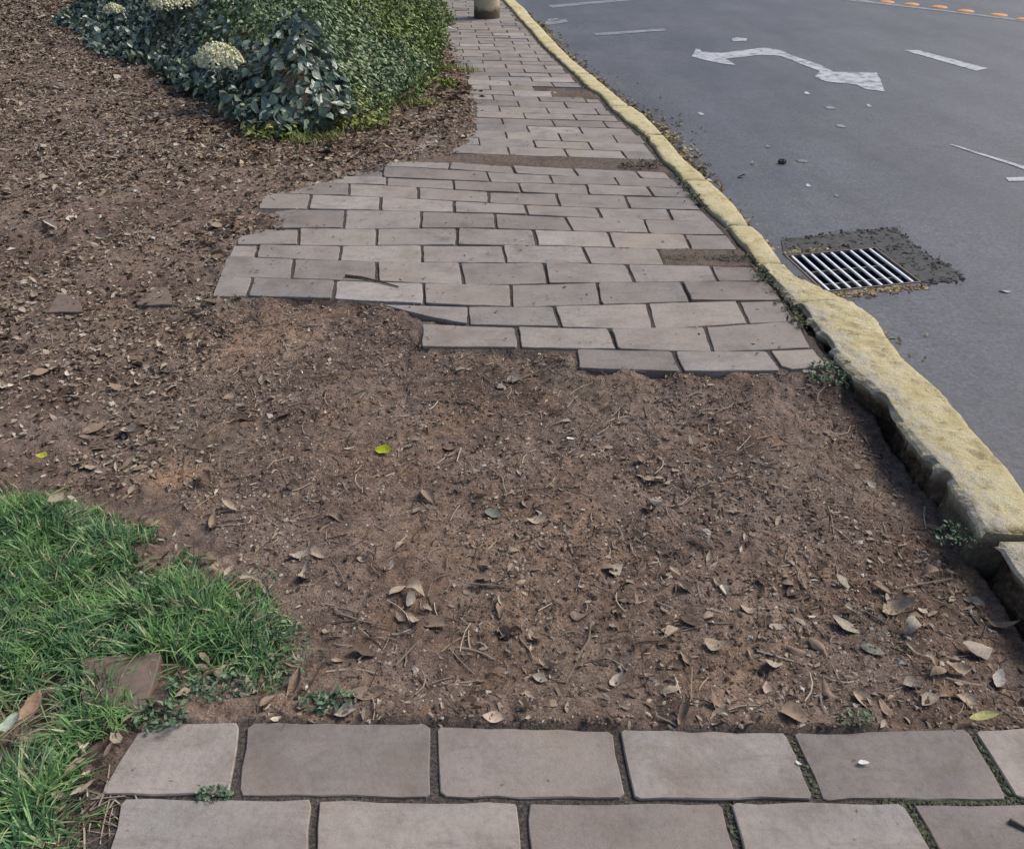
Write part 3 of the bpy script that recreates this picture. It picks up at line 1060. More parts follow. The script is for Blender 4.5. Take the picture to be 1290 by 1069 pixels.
# loose leaf fragments over the trodden soil
HOLE = [(225, 400), (270, 376), (480, 384), (530, 440), (724, 446), (727, 468), (1046, 468), (1110, 540), (1215, 690), (1290, 760), (1400, 900), (1340, 935), (1290, 935), (1000, 935), (545, 926), (310, 925), (380, 800), (300, 700), (200, 610), (225, 560)]
hx, hy = scatter(7000, HOLE, -.04)
dens = .05 + .75 * sstep(.0, .4, fbm(hx, hy, 3.1, 3, 51)) + .5 * sstep(.5, 1.1, hx) * sstep(2.0, 1.3, hy) + 1.0 * sstep(.16, .0, sdist(hx, hy, NEAR)) + .4 * sstep(-.5, -1.0, hx)
kp = (rng.random(len(hx)) < dens) & (sdist(hx, hy, MAIN) > 0) & (sdist(hx, hy, NEAR) > -.012) & (kl(hy) - hx > .03)
hx, hy = hx[kp], hy[kp]
o = flat_leaves('leaf_fragments', hx, hy, rng.gamma(2.4, .0054, len(hx)) + .005, M['litter'], .3, (.22, .55))
tag(o, 'scattered leaf fragments over the bare trodden soil', 'leaf litter', kind='stuff')
cx_, cy_ = scatter(42000, HOLE, -.04)
kp = keep_open(cx_, cy_) & (rng.random(len(cx_)) < .55 + .9 * fbm(cx_, cy_, 4, 3, 61))
cx_, cy_ = cx_[kp], cy_[kp]
o = lumps('soil_crumbs', np.stack([cx_, cy_, soil_z(cx_, cy_) + .001], 1), rng.gamma(2.0, .0013, len(cx_)) + .0012, M['crumbs'])
tag(o, 'small soil crumbs and grit on the trodden ground', 'soil crumbs', kind='stuff')


def twig_mesh(name, pts3, r, n=5):
    mb = MB(); k = len(pts3)
    mb.tube(pts3, [r * (1 - .55 * i / (k - 1)) for i in range(k)], n)
    return mb.mesh(name)


def stuff_twigs(name, x, y, L, label):
    n = len(x); th = rng.uniform(0, 6.28, n); bend = rng.normal(0, .35, n)
    V = []; F = []
    ts = np.linspace(-.5, .5, 4)
    r = rng.uniform(.0008, .0022, n)
    px = x[:, None] + np.cos(th)[:, None] * ts * L[:, None] - np.sin(th)[:, None] * (ts ** 2 * bend[:, None]) * L[:, None]
    py = y[:, None] + np.sin(th)[:, None] * ts * L[:, None] + np.cos(th)[:, None] * (ts ** 2 * bend[:, None]) * L[:, None]
    pz = soil_z(px.ravel(), py.ravel()).reshape(px.shape) + .003
    pz = .5 * pz + .5 * pz.max(1, keepdims=True)
    o3 = []
    for k in range(3):
        a = 2.094 * k
        o3.append(np.stack([px - np.sin(th)[:, None] * math.cos(a) * r[:, None], py + np.cos(th)[:, None] * math.cos(a) * r[:, None], pz + math.sin(a) * r[:, None]], -1))
    V = np.stack(o3, 2).reshape(-1, 3)      # n,4,3
    f = []
    for i in range(3):
        for k in range(3):
            f.append((i * 3 + k, i * 3 + (k + 1) % 3, (i + 1) * 3 + (k + 1) % 3, (i + 1) * 3 + k))
    F = (np.array(f)[None] + (np.arange(n) * 12)[:, None, None]).reshape(-1, 4)
    o = link(name, mesh_np(name, V, F), M['twig'])
    return tag(o, label, 'twig litter', kind='stuff')


tx, ty = scatter(1500, HOLE, -.04)
kp = keep_open(tx, ty, .01); tx, ty = tx[kp], ty[kp]
stuff_twigs('twig_litter', tx, ty, rng.gamma(3, .014, len(tx)) + .015, 'fine dry twigs and stalks strewn over the bare soil')
tx, ty = scatter(1500, BANK)
kp = keep_open(tx, ty, .02); tx, ty = tx[kp], ty[kp]
stuff_twigs('bank_twigs', tx, ty, rng.gamma(3, .018, len(tx)) + .02, 'dry twigs mixed into the leaf litter bank')

# gutter litter along the road side of the kerb
yy = rng.uniform(2.9, 13.5, 7500)
xx = kr(yy) + (.015 + np.abs(rng.normal(0, .075, len(yy))) * np.where(rng.random(len(yy)) < .05, 2.2, 1)) * np.clip(.5 + 1.6 * (fbm(yy, yy * 0, .8, 2, 71) + .3), .15, 1.5)
kp = (yy > G(985, 318, ZR)[1] + .02) | (rng.random(len(yy)) < .05)
xx, yy = xx[kp], yy[kp]
o = flat_leaves('gutter_litter', xx, yy, rng.gamma(4, .0075, len(xx)), M['gutter'], .35, zfun=lambda x, y: np.full(len(x), ZR + .001))
tag(o, 'brown and yellow leaf litter lying in the gutter beside the kerb', 'leaf litter', kind='stuff')
gx_ = rng.normal(0, .03, 240); gv = rng.random(240)
u = gv * GW
pp = np.array([gp(a, GL + .03 + abs(b), ZR) for a, b in zip(u, gx_)])
pp2 = np.array([gp(a * .5, -.03 - abs(b) * .6, ZR) for a, b in zip(u[:90], gx_[:90])])
pp = np.vstack([pp, pp2])
pp[:, 2] = ZR + .002
kp = pp[:, 0] > kr(pp[:, 1]) + .005
o = lumps('grate_debris', pp[kp], rng.uniform(.005, .017, int(kp.sum())), M['gutter'], None, .5)
tag(o, 'soil and leaf debris heaped at the edge of the storm drain', 'debris', kind='stuff')

# dirt and specks on the paving
sx, sy = scatter(900, main_px)
kp = (kl(sy) - sx > .04) & (sy < 8)
sx, sy = sx[kp], sy[kp]
kp = rng.random(len(sx)) < np.where(sx < -.3, 1, .45)
sx, sy = sx[kp], sy[kp]
o = flat_leaves('paving_specks', sx, sy, rng.uniform(.006, .022, len(sx)), M['litter'], .15, zfun=lambda x, y: np.full(len(x), .003), lift=.001)
tag(o, 'tiny leaf specks on the grey footpath pavers', 'leaf litter', kind='stuff')


# ------------------------------------------------------------------ single leaves that can be picked out
def leaf_shape(name, size, th, wr, curl, fold, tilt):
    """one leaf with a midrib, curled blade and ragged edge"""
    nu, nv = 9, 5
    seed = random.uniform(0, 50)
    V = []
    tw = random.gauss(0, .35)
    ct, st_ = math.cos(th), math.sin(th)
    pk = random.uniform(.38, .58)
    a1, a2 = random.gauss(0, tilt), random.gauss(0, tilt)
    for i in range(nu):
        t = i / (nu - 1)
        w_ = math.sin(math.pi * t ** (math.log(.5) / math.log(pk))) ** .8 * wr * .5 if 0 < i < nu - 1 else .012
        w_ *= 1 + .28 * float(vnoise(t * 6 + seed, seed, 3))
        for k in range(nv):
            v = (k / (nv - 1) - .5) * 2
            lx = (t - .5) + .05 * float(vnoise(v * 2 + seed, t * 3, 5))
            ly = v * w_ + .06 * math.sin(t * 3 + seed)
            lz = curl * (t - .45) ** 2 * 1.6 + fold * abs(v) ** 1.5 * w_ + tw * v * w_ * (t - .5) * 2 + .10 * float(vnoise(t * 4 + seed, v * 1.5 + seed, 8))
            lz += a1 * lx + a2 * ly
            V.append((lx * size, ly * size, lz * size))
    zmin = sorted(p[2] for p in V)[4]
    V = [(x * ct - y * st_, x * st_ + y * ct, z - zmin + .002) for x, y, z in V]
    F = [(i * nv + k, (i + 1) * nv + k, (i + 1) * nv + k + 1, i * nv + k + 1) for i in range(nu - 1) for k in range(nv - 1)]
    mb = MB(); mb.add(V, F)
    return mb.mesh(name, True)


def one_leaf(name, px, py, size, ang, mat, label, cat='leaf', group=None, wr=.5, curl=.3, fold=.3, z=None, tilt=.15):
    p = G(px, py, -.035 if z is None else z)
    zz = float(soil_z(np.array([p[0]]), np.array([p[1]]))[0]) + .002 if z is None else z
    p = G(px, py, zz)
    o = link(name, leaf_shape(name, size, R(ang), wr, curl, fold, tilt), mat, None, (p[0], p[1], zz))
    return tag(o, label, cat, group)


def lm(name, c):
    return m_plain(name, c, .9, 140, .75, .35, .10)


one_leaf('fallen_leaf', 483, 569, .062, -25, lm('fresh_yellow_leaf', (.38, .42, .03)), 'bright yellow green leaf lying alone on the bare soil', wr=.62, curl=.25, fold=.4)
one_leaf('fallen_leaf', 622, 648, .06, -20, lm('grey_green_leaf', (.19, .19, .155)), 'broad grey green leaf half stuck in the middle of the bare soil', wr=.6)
one_leaf('fallen_leaf', 1098, 819, .062, -40, lm('flat_grey_leaf', (.235, .225, .19)), 'flat grey green leaf on mossy soil near the broken kerb end', wr=.5, curl=.05, fold=.05)
one_leaf('fallen_leaf', 38, 890, .075, 80, lm('tan_big_leaf', (.30, .20, .135)), 'tan crumpled leaf standing up in the grass', wr=.55, z=.07)
one_leaf('fallen_leaf', 13, 912, .055, 20, lm('pale_silver_leaf', (.42, .47, .36)), 'pale silvery leaf caught in the grass below the tan one', wr=.7, z=.05)
one_leaf('fallen_leaf', 72, 630, .055, 75, lm('dry_grey_leaf', (.27, .23, .175)), 'dry grey brown leaf at the upper rim of the grass', wr=.6, z=.03)
one_leaf('fallen_leaf', 100, 586, .062, 8, lm('pale_olive_leaf', (.36, .34, .25)), 'longest of the pale olive leaves lying above the grass', wr=.36, curl=.1)
one_leaf('fallen_leaf', 138, 584, .045, -25, lm('cream_leaf', (.52, .49, .40)), 'cream coloured curled leaf between olive leaves above the grass', wr=.5)
one_leaf('fallen_leaf', 172, 580, .045, -60, lm('olive_leaf', (.30, .27, .19)), 'upright olive leaf at the end of the pale leaves above the grass', wr=.4)
one_leaf('flower_head', 53, 575, .04, 0, lm('yellow_flower', (.36, .36, .05)), 'small yellow flower at the top edge of the grass', 'flower', wr=.9, z=.01)
one_leaf('fallen_leaf', 424, 653, .062, -28, lm('long_brown_leaf', (.21, .155, .115)), 'long flat brown leaf beside the tip of the grass patch', wr=.36, curl=.05)
one_leaf('fallen_leaf', 465, 874, .085, 5, lm('curled_brown_leaf', (.20, .152, .12)), 'large curled brown leaf just above the near paving', wr=.45, curl=.5, fold=.5)
one_leaf('fallen_leaf', 622, 905, .052, -12, lm('pale_tan_leaf', (.48, .37, .29)), 'pale pinkish tan leaf touching the near paver edge', wr=.5)
one_leaf('fallen_leaf', 776, 857, .05, 40, lm('pale_curl_leaf', (.40, .34, .28)), 'pale curled leaf standing on edge in front of the near pavers', wr=.5, curl=.6, fold=.6)
one_leaf('fallen_leaf', 966, 868, .042, 75, lm('upright_tan_leaf', (.42, .32, .26)), 'small upright tan leaf with pointed tip among brown leaves', wr=.55)
one_leaf('fallen_leaf', 1258, 856, .055, 50, lm('pale_grey_leaf', (.45, .41, .36)), 'pale grey leaf on a stalk at the litter corner by the kerb', wr=.5)
one_leaf('fallen_leaf', 440, 565, .045, 12, lm('thin_pale_leaf', (.44, .40, .30)), 'thin pale leaf beside the bright yellow one', wr=.3)
one_leaf('fallen_leaf', 567, 566, .05, -12, lm('ochre_leaf', (.27, .205, .125)), 'ochre leaf lying flat to the far side of the bright yellow one', wr=.42)
one_leaf('fallen_leaf', 1238, 905, .08, 10, lm('lime_olive_leaf', (.33, .32, .14)), 'long yellow olive leaf on the corner of the near paving', wr=.32, z=.004)
for (a, b, s, lab, an) in ((1006, 961, .015, 'small white scrap stuck in the joint between near pavers', -40), (1088, 961, .026, 'white scrap lying in the middle of a near paver', 2)):
    one_leaf('paper_scrap', a, b, s, an, M['paper'], lab, 'scrap', wr=.4, curl=.1, fold=.1, z=.003, tilt=.02)
for (a, b, s, lab, an) in ((1266, 368, .055, 'white paper scrap on the asphalt beyond the storm drain', -15), (719, 553, .03, 'small white fleck of paper on the bare soil', -10)):
    one_leaf('paper_scrap', a, b, s, an, M['paper'], lab, 'scrap', wr=.4, z=ZR if a > 1200 else None)
spec_px = [(548, 788, 50), (690, 842, 40), (634, 800, 34), (903, 813, 44), (1002, 821, 36), (1030, 815, 36), (1064, 788, 40), (910, 893, 46), (1045, 876, 48), (1087, 884, 52), (1112, 892, 46), (1048, 906, 36), (1150, 866, 30), (1205, 846, 46), (1150, 797, 42), (648, 480, 28), (598, 632, 26), (806, 601, 28), (825, 635, 28), (683, 687, 24), (723, 696, 26), (766, 718, 36), (502, 745, 38), (522, 747, 40), (505, 778, 26), (540, 626, 46), (400, 700, 34), (380, 697, 40), (290, 640, 36), (270, 660, 40), (262, 605, 38), (340, 885, 44), (370, 868, 50), (310, 872, 40), (845, 872, 34), (760, 866, 30), (815, 850, 28), (880, 885, 44), (942, 768, 40), (905, 735, 34), (1230, 820, 44), (1180, 850, 40), (1215, 880, 44), (1170, 885, 40), (1260, 790, 44), (1225, 760, 40), (1110, 745, 36), (1130, 770, 48), (1060, 735, 30), (1000, 745, 34), (980, 790, 38), (860, 905, 40), (905, 905, 36), (1000, 905, 40), (195, 150, 16), (300, 230, 20), (405, 190, 18), (330, 480, 32), (350, 500, 36), (310, 530, 30), (290, 500, 34), (240, 520, 40), (150, 490, 40), (120, 540, 44), (165, 545, 44), (30, 440, 30), (60, 470, 36), (210, 470, 34), (460, 705, 30), (420, 650, 30), (370, 615, 26)]
for k in range(125):
    a, b = (random.uniform(260, 1240), random.uniform(480, 905))
    if a > 1040 and b < 480 + (a - 1040) * 1.15 + 20:
        continue
    if a < 380 and b > 600:
        continue
    if random.random() > .4 + .6 * ((b - 480) / 420):
        continue
    if any(math.hypot(a - u, b - v) < 45 for u, v in ((483, 569), (622, 648), (1098, 819), (888, 673), (622, 905), (719, 553))):
        continue
    spec_px.append((a, b, random.uniform(14, 40)))
TONES = [('dark brown', lm('dark_dry_leaf', (.115, .082, .064))), ('mid brown', lm('brown_dry_leaf', (.255, .188, .140))), ('pale tan', lm('pale_dry_leaf', (.36, .285, .215))), ('greyish', lm('grey_dry_leaf', (.33, .285, .235)))]


def zone(a, b):
    if b > 845:
        return 'in the drift along the near paver edge' if a > 500 else 'on soil between grass tip and near pavers'
    if a > 1040 and b > 690:
        return 'in the litter corner below the broken kerb'
    if b < 250:
        return 'in the litter below the shrubs'
    if a < 430:
        return 'on soil between the grass and the footpath corner' if b < 620 else 'on soil beside the grass tip'
    if b < 600:
        return 'on soil just below the far footpath end'
    return 'on the open middle of the bare soil' if a < 800 else 'on the bare soil towards the kerb'


for (a, b, s) in spec_px:
    p = G(a, b, -.035)
    L = .66 * s / (FPX / np.linalg.norm(p - np.array((0, 0, CAM_H))))
    tn, tm = TONES[random.choices(range(4), (.14, .40, .30, .16))[0]]
    one_leaf('dry_leaf', a, b, L * random.uniform(.85, 1.25), random.uniform(0, 180) if random.random() < .4 else random.gauss(0, 35), tm, tn + ' curled dry leaf ' + zone(a, b), 'leaf', 'dry leaves scattered on the bare soil', wr=random.uniform(.3, .62), curl=random.gauss(.25, .5), fold=random.gauss(.35, .5), tilt=.22)

# traced twigs
TW = ['straight pale twig just below the far footpath corner', 'double bent twig in front of the grass tip', 'steep curved twig in front of the near pavers', 'short upright twig near the broken kerb', 'long pale twig below the broken kerb end', 'hooked thin twig below the far footpath edge', 'dark thin twig on soil beyond the yellow leaf', 'short straight twig near the middle of the bare soil', 'bent twig beside the mossy patch near the kerb', 'slanted twig halfway between grass and far soil edge', 'crooked twig above the near paver joint', 'twig pointing towards the grass tip', 'hooked twig at the far footpath corner', 'long flat twig along the upper grass edge']
for TI, pts in enumerate(([(645, 482), (680, 466), (722, 455)], [(428, 773), (455, 782), (492, 789)], [(725, 832), (742, 805), (745, 780)], [(1043, 638), (1048, 655), (1050, 672)], [(1128, 742), (1155, 736), (1200, 728)], [(815, 525), (812, 512), (828, 503), (850, 500)], [(535, 505), (580, 503), (625, 520)], [(592, 735), (630, 738), (645, 741)], [(1090, 770), (1115, 785), (1125, 768)], [(498, 838), (515, 820), (528, 806)], [(655, 805), (668, 820), (672, 832)], [(270, 690), (310, 640), (330, 645)][1:], [(330, 408), (316, 395), (304, 402)], [(260, 648), (285, 643), (325, 642)])):
    P = []
    for a, b in pts:
        p = G(a, b, -.04); zz = float(soil_z(np.array([p[0]]), np.array([p[1]]))[0])
        P.append(G(a, b, zz + .006))
    c = P[0].copy()
    o = link('twig', twig_mesh('twig', [p - c for p in P], .0035), M['twig'], None, c)
    tag(o, TW[TI], 'twig', 'twigs on the bare soil')
P = [G(a, b, .004) for a, b in ((1272, 1033), (1284, 1039), (1305, 1050))]
o = link('twig', twig_mesh('twig', [p - P[0] for p in P], .006), M['asphalt_lump'], None, P[0])
tag(o, 'thick black stick on the corner of a near paver', 'twig')
P = [G(a, b, .006) for a, b in ((435, 347), (455, 349), (480, 355), (502, 361))]
o = link('twig', twig_mesh('twig', [p - P[0] for p in P], .007), M['stem'], None, P[0])
tag(o, 'dark bent twig lying on the far footpath pavers', 'twig')


# stones and loose pavers
def rock(name, px, py, s, mat, label, cat='stone', z=None, flat=.7):
    p = G(px, py, -.04); zz = float(soil_z(np.array([p[0]]), np.array([p[1]]))[0]) if z is None else z
    p = G(px, py, zz)
    V = []; F = []
    nu, nv = 9, 6
    for j in range(nv + 1):
        ph = math.pi * j / nv
        for i in range(nu):
            th = 2 * math.pi * i / nu
            r = s * (1 + .25 * random.uniform(-1, 1))
            V.append((r * math.sin(ph) * math.cos(th), r * math.sin(ph) * math.sin(th) * .8, r * math.cos(ph) * flat))
    for j in range(nv):
        for i in range(nu):
            F.append((j * nu + i, (j + 1) * nu + i, (j + 1) * nu + (i + 1) % nu, j * nu + (i + 1) % nu))
    mb = MB(); mb.add(V, F)
    o = link(name, mb.mesh(name), mat, None, (p[0], p[1], zz + s * .35))
    return tag(o, label, cat)


rock('stone', 888, 673, .017, M['stone'], 'pale angular stone on the bare soil')
rock('stone', 985, 206, .03, M['asphalt_lump'], 'small dark stone lying on the asphalt', z=ZR)
rock('stone', 196, 148, .035, M['stone'], 'pale round stone in the leaf litter below the shrubs')
for (pts, lab, z) in (([(186, 360), (212, 360), (219, 384), (170, 385)], 'brown half buried paver end in the litter beside the footpath corner', .020),
                      ([(72, 370), (98, 372), (105, 392), (58, 393)], 'dull brown stone lump half buried furthest out in the litter bank', .030)):
    z = float(np.median(soil_z(*np.array([G(a, b)[:2] for a, b in pts]).T))) + .014
    P = [G(a, b, z)[:2] for a, b in pts]
    o = paver(P, z=z, thick=.05, chip=.012, parent=None, name='buried_paver', mat=M['brick'], shrink=(0, 0))
    tag(o, lab, 'paver')
P = [G(a, b, -.004)[:2] for a, b in ((100, 826), (206, 820), (180, 898), (104, 890))]
o = paver(P, z=-.004, thick=.06, chip=.01, parent=None, name='buried_paver', mat=M['brick'], shrink=(0, 0))
tag(o, 'single grey paver sunk in the grass above the near paving', 'paver')


# ------------------------------------------------------------------ grass and weeds
def blades(name, x, y, H, mat, lean=.5, wid=.0022, zfun=soil_z, parent=None, origin=(0, 0, 0), clump=None):
    n = len(x)
    z = zfun(x, y)
    th = rng.uniform(0, 6.28, n) if clump is None else clump + rng.normal(0, .7, n)
    ln = np.abs(rng.normal(0, lean, n)) + .1
    dx, dy = np.cos(th), np.sin(th)
    V = np.zeros((n, 7, 3))
    for i, t in enumerate((0, .4, .75, 1.0)):
        hx_ = x + dx * ln * H * t ** 1.8
        hy_ = y + dy * ln * H * t ** 1.8
        hz = z + H * (t - .35 * ln * t * t)
        wv = wid * (1, .95, .6, 0)[i] * (.7 + H * 6)
        if i < 3:
            V[:, 2 * i] = np.stack([hx_ - dy * wv, hy_ + dx * wv, hz], 1)
            V[:, 2 * i + 1] = np.stack([hx_ + dy * wv, hy_ - dx * wv, hz], 1)
        else:
            V[:, 6] = np.stack([hx_, hy_, hz], 1)
    V -= np.asarray(origin)
    off = (np.arange(n) * 7)[:, None, None]
    q = np.array([(0, 1, 3, 2), (2, 3, 5, 4)]); t3 = np.array([(4, 5, 6)])
    return link(name, mesh_np(name, V.reshape(-1, 3), [(q[None] + off).reshape(-1, 4), (t3[None] + off).reshape(-1, 3)], True), mat, parent, origin)


ax, ay = scatter(38000, GRASS, world=True)
dg = -sdist(ax, ay, GRASS)
pv = np.array([G(a, b)[:2] for a, b in ((140, 830), (226, 818), (206, 895), (150, 876))])
cl = fbm(ax, ay, 9, 3, 91)
kp = (sdist(ax, ay, pv) > .004) & (rng.random(len(ax)) < sstep(-.03, .13, dg + .16 * cl)) & (cl > -.26)
ax, ay, dg, cl = ax[kp], ay[kp], dg[kp], cl[kp]
H = (.018 + .050 * sstep(0, .16, dg)) * (.55 + .9 * rng.random(len(ax))) * (1 + .7 * cl)
o = blades('grass', ax, ay, H, M['grass'], .8, .0019, clump=6.28 * fbm(ax, ay, 16, 2, 97) * 2.2)
tag(o, 'short green grass growing at the edge of the near paving', 'grass', kind='stuff')
tx, ty = scatter(150, [(-10, 840), (70, 850), (110, 960), (190, 1015), (150, 1069), (20, 1069)])
stuff_twigs('dry_grass_stalks', tx, ty, rng.gamma(3, .02, len(tx)) + .03, 'dry brown stalks lying in the grass at the paving corner')
fx_, fy_ = scatter(900, GRASS, world=True)
kp = sdist(fx_, fy_, pv) > .01
o = flat_leaves('grass_litter', fx_[kp], fy_[kp], rng.uniform(.02, .05, int(kp.sum())), M['litter'], .7, (.2, .5), .02)
tag(o, 'dry leaf pieces caught among the grass blades', 'leaf litter', kind='stuff')


def weed(px, py, rad, label, n=60, mat='weed', h=.04, z=None, leafy=True, sy=1.0, group=None):
    p = G(px, py, -.02); zz = float(soil_z(np.array([p[0]]), np.array([p[1]]))[0]) if z is None else z
    p = G(px, py, zz)
    r = rad * np.sqrt(rng.random(n)); th = rng.uniform(0, 6.28, n)
    x = p[0] + r * np.cos(th); y = p[1] + r * np.sin(th) * sy
    zf = (lambda a, b: np.maximum(soil_z(a, b), -.03)) if z is None else (lambda a, b: np.full(len(a), z))
    hh = h * rng.uniform(.4, 1.1, n)
    if leafy:
        z0 = zf(x, y) + hh * rng.random(n)
        t2 = rng.uniform(0, 6.28, n)
        P = np.stack([x - p[0], y - p[1], z0 - zz], 1)
        T = np.stack([np.cos(t2), np.sin(t2), rng.normal(.3, .4, n)], 1); N = np.stack([rng.normal(0, .5, n), rng.normal(0, .5, n), np.ones(n)], 1)
        L = rng.uniform(.35, .8, n) * h * .8
        o = link('weed', leaf_mesh('weed', P, T, N, L, L * .5, rng.normal(0, .3, n), rng.normal(.3, .3, n)), M[mat], None, (p[0], p[1], zz))
    else:
        o = blades('weed', x, y, hh, M[mat], .9, .0026, zfun=zf, origin=(p[0], p[1], zz))
    return tag(o, label, 'weed', group)


weed(1058, 472, .13, 'dark green weed tuft in the corner where far pavers meet the kerb', 170, h=.05, sy=.6)
weed(1082, 487, .06, 'small weed tuft against the broken kerb edge below the pavers', 70, h=.04)
weed(1205, 702, .10, 'low green weeds at the foot of the broken yellow kerb end', 170, h=.03, sy=.5)
weed(1243, 688, .055, 'weeds squeezed in the gap between yellow and grey kerb stones', 90, h=.05)
weed(1118, 800, .10, 'greyish mossy weed patch on soil round the flat grey leaf', 150, 'moss', h=.018)
weed(1078, 906, .05, 'small weed sprout at the edge of a near paver', 70, h=.025, sy=.5)
weed(415, 886, .07, 'blue green weed sprig between grass and near pavers', 130, h=.035, sy=.5)
weed(270, 1003, .038, 'grey green weed sprouting in the joint of near pavers', 110, h=.025, z=-.008, sy=.5)
weed(345, 830, .10, 'grey green weeds at the tip of the grass patch', 260, h=.028, sy=1.2)
weed(310, 745, .09, 'sparse weeds along the grass edge facing the bare soil', 130, h=.026)
weed(270, 868, .10, 'leafy weeds between the sunken paver and the near paving', 260, h=.032, sy=.5)
weed(205, 905, .06, 'weeds over the corner of the first near paver', 120, h=.04, sy=.7)
weed(870, 325, .14, 'flat brown green moss filling a missing paver', 170, 'moss', h=.018, sy=.3)
weed(925, 325, .10, 'mossy weeds between missing paver and kerb', 130, 'moss', h=.03, sy=.5)
weed(960, 352, .05, 'tiny weed at the kerb below the mossy gap', 60, 'moss', h=.03)
weed(810, 210, .16, 'dry weed tuft at the kerb end of the soil strip', 120, 'moss', h=.05, sy=.5)
for (a_, b_, l_) in ((345, 172, 'pale grassy fringe at the foot of the dark broad leaved shrub'), (400, 178, 'yellow green grassy fringe at the lowest tip of the shrub bed'), (455, 160, 'bright grassy fringe under the small leaved shrub'), (520, 132, 'lime green fringe weeds at the shrub corner by the footpath'), (548, 108, 'yellowish weeds standing at the shrub edge by the footpath'), (575, 92, 'dry yellow weeds beside the far footpath edge')):
    weed(a_, b_, .22, l_, 240, 'fringe', h=.095, leafy=a_ in (345, 455, 548), sy=.6)
# creeping weeds along the kerb joint and moss in the near joints: many and tiny
yy = rng.uniform(3.0, 9.5, 2300)
xx = kl(yy) - np.abs(rng.normal(0, .028, len(yy))) - .004
kp = rng.random(len(yy)) < .25 + 1.6 * fbm(yy, yy * 0, 1.7, 3, 83)
xx, yy = xx[kp], yy[kp]
n = len(xx)
th = rng.uniform(0, 6.28, n); L = rng.uniform(.012, .032, n)
o = link('kerb_weeds', leaf_mesh('kerb_weeds', np.stack([xx, yy, .002 + rng.random(n) * .03], 1), np.stack([np.cos(th), np.sin(th), rng.normal(.2, .5, n)], 1), np.stack([rng.normal(0, .5, n), rng.normal(0, .5, n), np.ones(n)], 1), L, L * .45, rng.normal(0, .3, n), rng.normal(.2, .3, n)), M['moss'])
tag(o, 'low green weeds creeping along the joint between pavers and kerb', 'weeds', kind='stuff')
P = []
for (a, b, c, d, m, sp) in ((1110, 1008, 1285, 1009, 420, 5), (1130, 1012, 1190, 1068, 260, 7), (1222, 922, 1278, 1003, 120, 4), (995, 925, 1032, 1004, 50, 3), (916, 1012, 940, 1069, 60, 4)):
    for k in range(m):
        t = random.random()
        P.append(G(a + (c - a) * t + random.gauss(0, sp), b + (d - b) * t + random.gauss(0, sp * .5), -.006))
P = np.array(P)
o = lumps('joint_moss', P, rng.uniform(.002, .0065, len(P)), M['moss'])
tag(o, 'grey green moss and grit in the joints of near pavers', 'moss', kind='stuff')

# ------------------------------------------------------------------ shrubs
BUSH = GP([(76, 34), (100, 56), (140, 82), (205, 96), (246, 128), (300, 157), (360, 173), (420, 172), (472, 152), (520, 128), (546, 104), (553, 70), (553, 40)])[:, :2]
bk = np.array([(-0.85, 11.5), (-1.0, 13.2), (-4.0, 13.4), (-6.2, 13.2)])
BUSH = np.vstack([BUSH, bk])
SH = [  # px centre, height, leaf length, count per m2, material, label, name
    (330, 118, .75, .10, 470, 'dark_leaf', 'dark glossy broad leaved shrub bulging over the leaf litter', 'broad_leaved_shrub'),
    (150, 45, .70, .085, 480, 'dark_leaf', 'dark leafy shrub furthest from the footpath', 'broad_leaved_shrub'),
    (455, 88, .70, .048, 1500, 'mid_leaf', 'dense small leaved grey green shrub nearest the footpath', 'small_leaved_shrub'),
    (538, 104, .30, .045, 1300, 'lime_leaf', 'low yellow green plant at the corner of the shrub bed', 'low_plant'),
    (536, 52, .62, .048, 1200, 'lime_leaf', 'yellow green leafy shrub along the far footpath edge', 'small_leaved_shrub'),
    (250, 40, .72, .07, 620, 'dark_leaf', 'tall dark shrub behind the pale flower heads', 'broad_leaved_shrub'),
]
CEN = np.array([G(a, b, .2)[:2] for a, b, *_ in SH])


def bush_h(x, y, wts=None):
    d = -sdist(x, y, BUSH)
    dd = np.stack([np.hypot(x - c[0], y - c[1]) for c in CEN], 0)
    wgt = np.exp(-(dd / .55) ** 2) + 1e-4
    Hh = sum(wgt[i] * SH[i][2] for i in range(len(SH))) / wgt.sum(0)
    n1 = fbm(x, y, 1.5, 3, 131)
    return Hh * (.16 + .84 * sstep(-.02, .85, d)) * (1 + .9 * n1) + .16 * fbm(x, y, 4, 3, 141)


